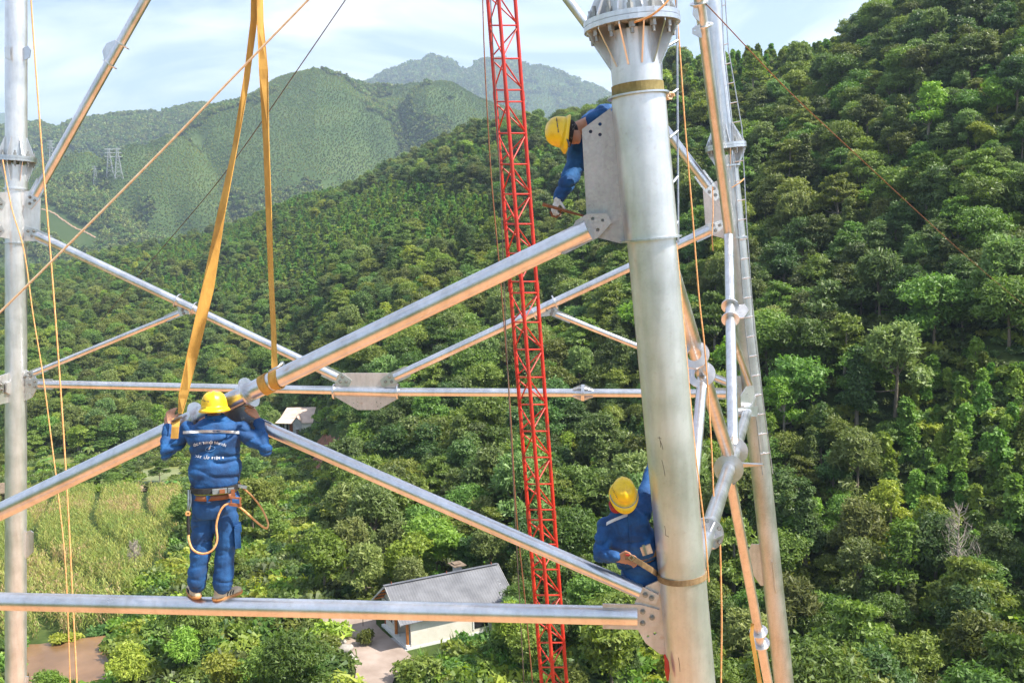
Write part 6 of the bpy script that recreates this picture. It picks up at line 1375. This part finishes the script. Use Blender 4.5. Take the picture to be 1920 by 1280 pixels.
# what terrain hides from the camera (with a margin for crowns)
T_EL = (T_Z - 30) / np.maximum(T_R, 1)[None]; T_HOR = np.maximum.accumulate(T_EL, axis=1)
def seen(x, y, z, margin):
    th = np.arctan2(x, y); r = np.hypot(x, y); i = np.clip(np.searchsorted(T_TH, th) - 1, 0, len(T_TH) - 2); j = np.clip(np.searchsorted(T_R, r * 0.97) - 1, 0, len(T_R) - 2)
    return (z + margin - 30) / r >= T_HOR[i, j]
def in_poly(px, py, poly):
    ins = np.zeros(px.shape, bool); n = len(poly)
    for i in range(n):
        x1, y1 = poly[i]; x2, y2 = poly[i - 1]
        c_ = ((y1 > py) != (y2 > py)) & (px < (x2 - x1) * (py - y1) / ((y2 - y1) or 1e-9) + x1); ins ^= c_
    return ins
def ell(u, v, cx, cy_, rx, ry): return ((u - cx) / rx) ** 2 + ((v - cy_) / ry) ** 2 < 1

x, y = grid_points(-33, 34, 60, 930, lambda r: 2.95 + r * 0.0022, 5)
z = height(x, y); u, v, d = proj_np(x, y, z); rr = np.hypot(x, y); th = np.arctan2(x, y) / D2R
ok = seen(x, y, z, 10) & (u > -140) & (u < 2060) & (v < 1560)
for poly in KEEP_CLEAR + TREE_CLEAR: ok &= ~in_poly(x, y, poly)
dens = fbm(x / 28, y / 28, 77); dens2 = fbm(x / 60, y / 60, 78); rnd = RNG.random(len(x))
valley = (th < -10.2) & (rr < 232 + (th + 27) * -1.0)
ok &= ~(valley & (rnd > 0.17)) | False
ok &= rnd < np.clip(0.98 + dens * 2.2, 0.30, 1)
# young plantations: pale fine-textured slopes under the far crest and bright saplings on the right
young = (ell(u, v, 640, 420, 300, 75) & (dens2 > -0.10)) | (ell(u, v, 900, 275, 170, 55) & (dens2 > -0.12)) | (ell(u, v, 350, 520, 300, 60) & (dens2 > 0.0)) | (ell(u, v, 1860, 890, 210, 190) & (dens > -0.10)) | (ell(u, v, 1480, 160, 200, 70) & (dens2 > 0.02))
pick = np.zeros(len(x), int); q = RNG.random(len(x)) + dens2 * 0.9
cuts = [(0.22, 0), (0.38, 1), (0.52, 2), (0.63, 3), (0.70, 4), (0.84, 5), (0.90, 6), (0.96, 8), (9, 9)]
prev = -9
for hi_, k in cuts: pick[(q >= prev) & (q < hi_)] = k; prev = hi_
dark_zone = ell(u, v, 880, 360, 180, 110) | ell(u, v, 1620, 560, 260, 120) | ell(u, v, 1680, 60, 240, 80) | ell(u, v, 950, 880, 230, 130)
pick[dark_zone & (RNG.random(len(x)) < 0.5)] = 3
pick[young] = 7
pick[valley & (RNG.random(len(x)) < 0.6)] = 9
size = 0.40 + 0.62 * RNG.random(len(x)) ** 1.6; size[pick == 4] *= 0.85; size[young] = 0.75 + 0.5 * RNG.random(young.sum())
size[(rr < 90) & (pick != 9)] *= 0.85
size[valley] *= 0.7
X1, Y1 = grid_points(-33, 34, 62, 900, lambda r: 2.1 + r * 0.001, 6); Z1 = height(X1, Y1); U1, V1, _ = proj_np(X1, Y1, Z1)
sel = (ell(U1, V1, 640, 420, 300, 75) | ell(U1, V1, 900, 275, 170, 55) | ell(U1, V1, 350, 520, 300, 60) | ell(U1, V1, 1860, 890, 210, 190)) & seen(X1, Y1, Z1, 4) & (fbm(X1 / 28, Y1 / 28, 77) > -0.08)
x, y, z = x[ok], y[ok], z[ok]; pick, size, u, v, d = pick[ok], size[ok], u[ok], v[ok], d[ok]
# clearance in front of the house, which nothing tall may hide
hides = ell(u, v, 815, 1290, 130, 150) & (pick != 9); pick[hides] = 9; size[hides] = 0.55
hts = np.array([s[3] for s in SPECIES])[pick] * size
turn = RNG.random(len(x)) * 6.283
in_view = (u > -30) & (u < 1950) & (v - FPX * hts / d < 1280) & (v > 0)
rank = np.where(in_view & (pick != 9), hts / d, 0); order = np.argsort(-rank); solo = np.zeros(len(x), bool); solo[order[:262]] = True
tree_sets = {}
for i in np.nonzero(solo)[0]:
    k = pick[i]; nm, lab = SPECIES[k][:2]
    t = empty(nm, (x[i], y[i], z[i] - 0.15), lab, 'bamboo' if 'bamboo' in nm else 'tree', nm.replace('_', ' ') + 's on the wooded slopes', turn[i]); t.scale = (size[i],) * 3
    if SPECIES[k][1].startswith('spreading'): t['group'] = 'spreading clumpy trees on the wooded slopes'
    link('trunk', PROTO[k][0], None, t); link('crown', PROTO[k][1], None, t)
rest = ~solo
X1, Y1, Z1 = X1[sel], Y1[sel], Z1[sel]
px_ = np.concatenate([x[rest], X1]); py_ = np.concatenate([y[rest], Y1]); pz_ = np.concatenate([z[rest] - 0.2, Z1 - 0.2])
pk_ = np.concatenate([pick[rest], np.full(len(X1), 7)]); sz_ = np.concatenate([size[rest], 0.45 + 0.45 * RNG.random(len(X1))])
forest_src = src_collection('forest_trees', [joined(k) for k in range(len(SPECIES))])
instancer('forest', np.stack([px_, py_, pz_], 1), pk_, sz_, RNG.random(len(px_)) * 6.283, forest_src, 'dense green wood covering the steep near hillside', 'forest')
print('forest', rest.sum(), 'young', len(X1), 'solo', solo.sum())
# undergrowth: leafy ground cover between the trunks
x, y = grid_points(-33, 34, 58, 640, lambda r: 1.5 + r * 0.0042, 15); z = height(x, y); u, v, d = proj_np(x, y, z)
ok = seen(x, y, z, 3) & (u > -60) & (u < 1980) & (v < 1400)
for poly in KEEP_CLEAR: ok &= ~in_poly(x, y, poly)
x, y, z = x[ok], y[ok], z[ok]; rg = np.random.default_rng(3); under = []
for k, lm in enumerate(('leaf_broad', 'leaf_dark', 'leaf_light', 'leaf_young')):
    lob = make_lobes(rg, 1.3, 1.5, 6, 'bush'); V, F = leaf_cloud(rg, lob, 420, 0.36, 1.9, -0.3); under.append(crown_mesh('undergrowth', M[lm], V, F))
pk = np.clip((RNG.random(len(x)) * 3.2 + fbm(x / 20, y / 20, 5) * 3).astype(int), 0, 3)
instancer('undergrowth', np.stack([x, y, z - 0.15], 1), pk, 0.6 + 0.7 * RNG.random(len(x)), RNG.random(len(x)) * 6.28, src_collection('undergrowth_plants', under), 'leafy green undergrowth covering the slope between the trees', 'undergrowth')
# far hills: woods and plantations too far to tell apart
x, y = grid_points(-31, 31, 980, 4100, lambda r: 2.5 + max(0, r - 1000) * 0.0022, 25); z = height(x, y); u, v, d = proj_np(x, y, z)
n1 = fbm(x / 140, y / 140, 41); n2 = fbm(x / 300, y / 300, 42)
gul = np.abs(fbm((x + 0.5 * y) / 230, (y - 0.3 * x) / 420, 33, 4)); woody = (n1 * 1.2 + n2 * 0.5 + fbm(x / 50, y / 50, 44) * 0.7 - (gul - 0.07) * 0.7) > 0.0; bare_ = (fbm(x / 110, y / 110, 55) > 0.20) & ~woody
ok = seen(x, y, z, 12) & (u > -60) & (u < 1980) & (woody | (RNG.random(len(x)) < 0.93)) & ~(bare_ & (RNG.random(len(x)) < 0.6))
for poly in FAR_CLEAR: ok &= ~in_poly(x, y, poly)
x, y, z, woody = x[ok], y[ok], z[ok], woody[ok]; rr = np.hypot(x, y)
far = []
for k in range(4):
    rg = np.random.default_rng(300 + k); lob = make_lobes(rg, 8.0, 3.4, 6, 'round' if k < 2 else 'tall'); V, F = leaf_cloud(rg, lob, 130, 1.9, 1.3); far.append(crown_mesh('far_tree', M['leaf_far'] if k < 2 else M['leaf_farfield'], V, F))
sz = np.where(woody, 0.65 + 0.75 * RNG.random(len(x)), 0.30 + 0.22 * RNG.random(len(x))) * np.clip(rr / 1900, 0.8, 2.0)
instancer('far_woods', np.stack([x, y, z - 0.3], 1), np.where(woody, RNG.integers(0, 2, len(x)), RNG.integers(2, 4, len(x))), sz, RNG.random(len(x)) * 6.28, src_collection('far_trees', far), 'distant hazy green woods and plantations on the far hills', 'woods')
print('far', len(x))
# ------------------------------------------------------------------ maize, bananas, single trees round the house, dead tree
gx, gy, rg = MAIZE; gz = height(gx, gy)
tone = fbm(gx / 9, gy / 9, 61) + (rg.random(len(gx)) - 0.5) * 0.5; _, pv_, _ = proj_np(gx, gy, gz)
pkm = np.where(tone < -0.10, 2, np.where((tone > 0.22) | ((pv_ > 1130) & (rg.random(len(gx)) < 0.4)), 1, 0)).astype(int)
instancer('maize_field', np.stack([gx, gy, gz], 1), pkm, 0.8 + 0.35 * rg.random(len(gx)), rg.random(len(gx)) * 6.28, src_collection('maize_plants', [maize(M[k], i) for i, k in enumerate(('maize', 'maize_dry', 'maize_green'))]), 'yellow-green maize field in rows with dry patches', 'maize')
def solo_tree(k, u_, v_, hpx, label, group=None, r0=46, wide=1.0):
    nm = SPECIES[k][0]; p = hit(u_, v_, r0); s_ = hpx * (p - CAM).dot(c_f) / FPX / SPECIES[k][3]
    t = empty(nm, p - Vector((0, 0, 0.1)), label, 'bamboo' if k == 5 else ('shrub' if k == 9 else 'tree'), group, random.random() * 6.28); t.scale = (s_ * wide, s_ * wide, s_)
    link('trunk', PROTO[k][0], None, t); link('crown', PROTO[k][1], None, t)
solo_tree(6, 820, 1092, 120, 'bright leafy tree rising straight behind the ridge of the grey roof', wide=1.1)
solo_tree(6, 610, 1120, 118, 'yellow-green tree beyond the front tube, between the yard and the hut')
solo_tree(5, 700, 1068, 150, 'tall drooping bamboo clump standing over the old thatch hut')
solo_tree(5, 645, 1045, 120, 'grey-green bamboo clump on the slope uphill of the thatch hut')
solo_tree(0, 985, 1185, 95, 'green tree touching the back corner of the grey roof', wide=0.9)
solo_tree(1, 1005, 1130, 110, 'spreading tree behind the red mast beside the house')
solo_tree(9, 690, 1208, 34, 'dark round shrub beside the porch of the house', wide=0.7)
solo_tree(1, 560, 1330, 150, 'full green tree beside the curved edge of the paved yard')
solo_tree(1, 505, 1330, 120, 'rounded green tree between the muddy pond and the yard')
solo_tree(6, 430, 1330, 105, 'pale green tree growing beside the muddy pond')
solo_tree(6, 345, 1270, 85, 'yellowish green tree at the corner of the maize field')
solo_tree(6, 240, 1310, 95, 'small leafy tree standing at the edge of the muddy pond')
solo_tree(6, 100, 1330, 75, 'low leafy tree in front of the muddy pond')
solo_tree(0, 352, 1010, 85, 'dark leafy tree casting shade on the maize field edge', r0=60, wide=1.0)
solo_tree(1, 475, 1000, 105, 'broad tree right beside the standing worker, past the maize')
solo_tree(9, 210, 905, 40, 'wide bushy thicket between the maize field and the green pond', wide=1.7)
solo_tree(2, 300, 905, 46, 'small tiered tree standing in front of the green pond')
solo_tree(9, 800, 1275, 50, 'leafy shrub at the near corner of the paved yard', wide=1.3)
solo_tree(9, 860, 1275, 40, 'broad shrub below the long side wall of the house', wide=1.5)
solo_tree(9, 935, 1245, 48, 'tangled shrub by the rear of the long house wall', wide=1.4)
solo_tree(4, 1510, 1075, 190, 'tall narrow tree with bare pale trunk right of the ladder leg'.replace('right of', 'next to'))
# bananas: ragged fans of long leaves
M['banana'] = leaf_mat('banana_leaves', (0.10, 0.18, 0.035), (0.16, 0.26, 0.05), (0.24, 0.34, 0.09), trans=0.4)
def banana(u_, v_, hpx, label, r0=46):
    p = hit(u_, v_, r0); H = hpx * (p - CAM).dot(c_f) / FPX; t = empty('banana_plant', p, label, 'banana plant', 'banana plants in the valley'); rg_ = random.Random(u_)
    MB().path([(0, 0, 0), (0, 0, H * 0.25), (0.02, 0, H * 0.5)], 0.1, 8, radii=[0.11, 0.09, 0.05]).build('stem', M['banana'], t, world=False)
    for k in range(8):
        a_ = k * 0.785 + rg_.random() * 0.5; d_ = Vector((math.cos(a_), math.sin(a_), 0)); s_ = Vector((-d_.y, d_.x, 0)); rise = 0.65 + 0.5 * rg_.random(); ln = H * (0.5 + 0.15 * rg_.random()); vs_ = []
        for i in range(7):
            f = i / 6; c_ = Vector((0, 0, H * 0.48)) + d_ * (ln * f * 0.85) + Vector((0, 0, ln * (rise * f - 1.05 * f * f))); w_ = H * 0.10 * math.sin(math.pi * min(1, 0.12 + f * 0.9)) * (1 + 0.2 * (i % 2))
            vs_ += [c_ - s_ * w_ - Vector((0, 0, w_ * 0.4)), c_, c_ + s_ * w_ - Vector((0, 0, w_ * 0.4))]
        MB().add(vs_, [(3 * i + j, 3 * i + j + 1, 3 * i + j + 4, 3 * i + j + 3) for i in range(6) for j in (0, 1)]).build('leaf', M['banana'], t, world=False)
banana(84, 885, 40, 'banana plant by the murky water beside the hanging ropes', 60); banana(170, 860, 40, 'banana plant just above the hanging tube by the pond', 60); banana(190, 853, 30, 'smaller banana plant above the hanging tube', 60)
banana(322, 925, 45, 'banana plant on the bare track at the end of the maize field', 60); banana(715, 690, 46, 'banana plant in the wood above the far centre gusset plate', 60); banana(720, 655, 30, 'pale-leaved banana plant among trees on the slope', 60)
# dead, leafless tree
def bare(u_, v_, hpx, label):
    p = hit(u_, v_); H = hpx * (p - CAM).dot(c_f) / FPX; t = empty('bare_tree', p, label, 'tree'); rg_ = random.Random(3); tr_ = MB(); br = MB()
    tr_.path([(0, 0, 0), (0.05, 0, H * 0.3), (-0.08, 0.05, H * 0.6), (0.05, 0, H)], 0.1, 6, radii=[0.13, 0.10, 0.06, 0.015])
    for k in range(60):
        z = H * (0.28 + 0.68 * k / 60); a_ = rg_.random() * 6.28; ln = H * 0.36 * (1.08 - z / H) + 0.5; d_ = Vector((math.cos(a_), math.sin(a_), 0)); e_ = Vector((0, 0, z)) + d_ * ln * 0.6 + Vector((0, 0, ln * 0.75)); m_ = Vector((0, 0, z)) + d_ * ln * 0.4 + Vector((0, 0, ln * 0.25)); br.path([(0, 0, z), m_, e_], 0.02, 4, radii=[0.035, 0.024, 0.010])
        for q in range(3):
            s_ = lerp(m_, e_, rg_.random()); br.path([s_, s_ + Vector((rg_.uniform(-1, 1), rg_.uniform(-1, 1), 0.9)) * ln * 0.22], 0.01, 3, radii=[0.018, 0.008])
    tr_.build('trunk', M['bark_pale'], t, world=False); br.build('branches', M['bark_pale'], t, world=False)
bare(1795, 1150, 205, 'bare leafless grey tree with fine upswept branches on the wooded slope'); bare(255, 1075, 60, 'small leafless bush-like tree on the bank beside the maize field')
# tall grass round the house and along the yard
x, y = grid_points(-9.5, 4, 54, 84, lambda r: 0.55, 55); z = height(x, y); ok = ~in_poly(x, y, [tuple(p.xy) for p in yp]) & ~in_poly(x, y, [tuple(hp_(a_, b_, 0).xy) for a_, b_ in ((-1.2, -W - 0.3), (L_, -W - 0.3), (L_, W + 0.3), (-1.2, W + 0.3))])
ok &= RNG.random(len(x)) < np.clip(0.6 + fbm(x / 6, y / 6, 91) * 2.5, 0.05, 1); x, y, z = x[ok], y[ok], z[ok]
def tuft(seed):
    rg_ = random.Random(seed); mb = MB()
    for k in range(22):
        a_ = rg_.random() * 6.28; d_ = Vector((math.cos(a_), math.sin(a_), 0)); s_ = Vector((-d_.y, d_.x, 0)) * 0.018; b_ = d_ * 0.15 * rg_.random(); h_ = 0.7 + 0.6 * rg_.random()
        mb.add([b_ - s_, b_ + s_, b_ + d_ * 0.15 * h_ + Vector((0, 0, h_ * 0.7)) + s_ * 0.8, b_ + d_ * 0.15 * h_ + Vector((0, 0, h_ * 0.7)) - s_ * 0.8, b_ + d_ * 0.42 * h_ + Vector((0, 0, h_))], [(0, 1, 2, 3), (3, 2, 4)])
    return mb.mesh('grass_tuft', M['leaf_young'])
instancer('tall_grass', np.stack([x, y, z - 0.05], 1), RNG.integers(0, 3, len(x)), 0.5 + 0.7 * RNG.random(len(x)), RNG.random(len(x)) * 6.28, src_collection('grass_tufts', [tuft(k) for k in range(3)]), 'tall fresh green grass round the house and yard', 'grass')
# ------------------------------------------------------------------ haze
mb = MB(); zt = float(T_Z.max()) + 40
mb.box((0, 0, (zt - 140) / 2), 15600, 15600, zt + 140)
hz, n, b = new_mat('haze'); n.nodes.remove(b)
pv = n.nodes.new('ShaderNodeVolumePrincipled'); pv.inputs['Density'].default_value = 0.00016; pv.inputs['Color'].default_value = (0.62, 0.79, 1.0, 1); pv.inputs['Anisotropy'].default_value = 0.2
n.links.new(pv.outputs[0], n.nodes['Material Output'].inputs['Volume'])
tag(mb.build('haze', hz), 'pale bluish haze filling the valley air', 'haze', kind='stuff')
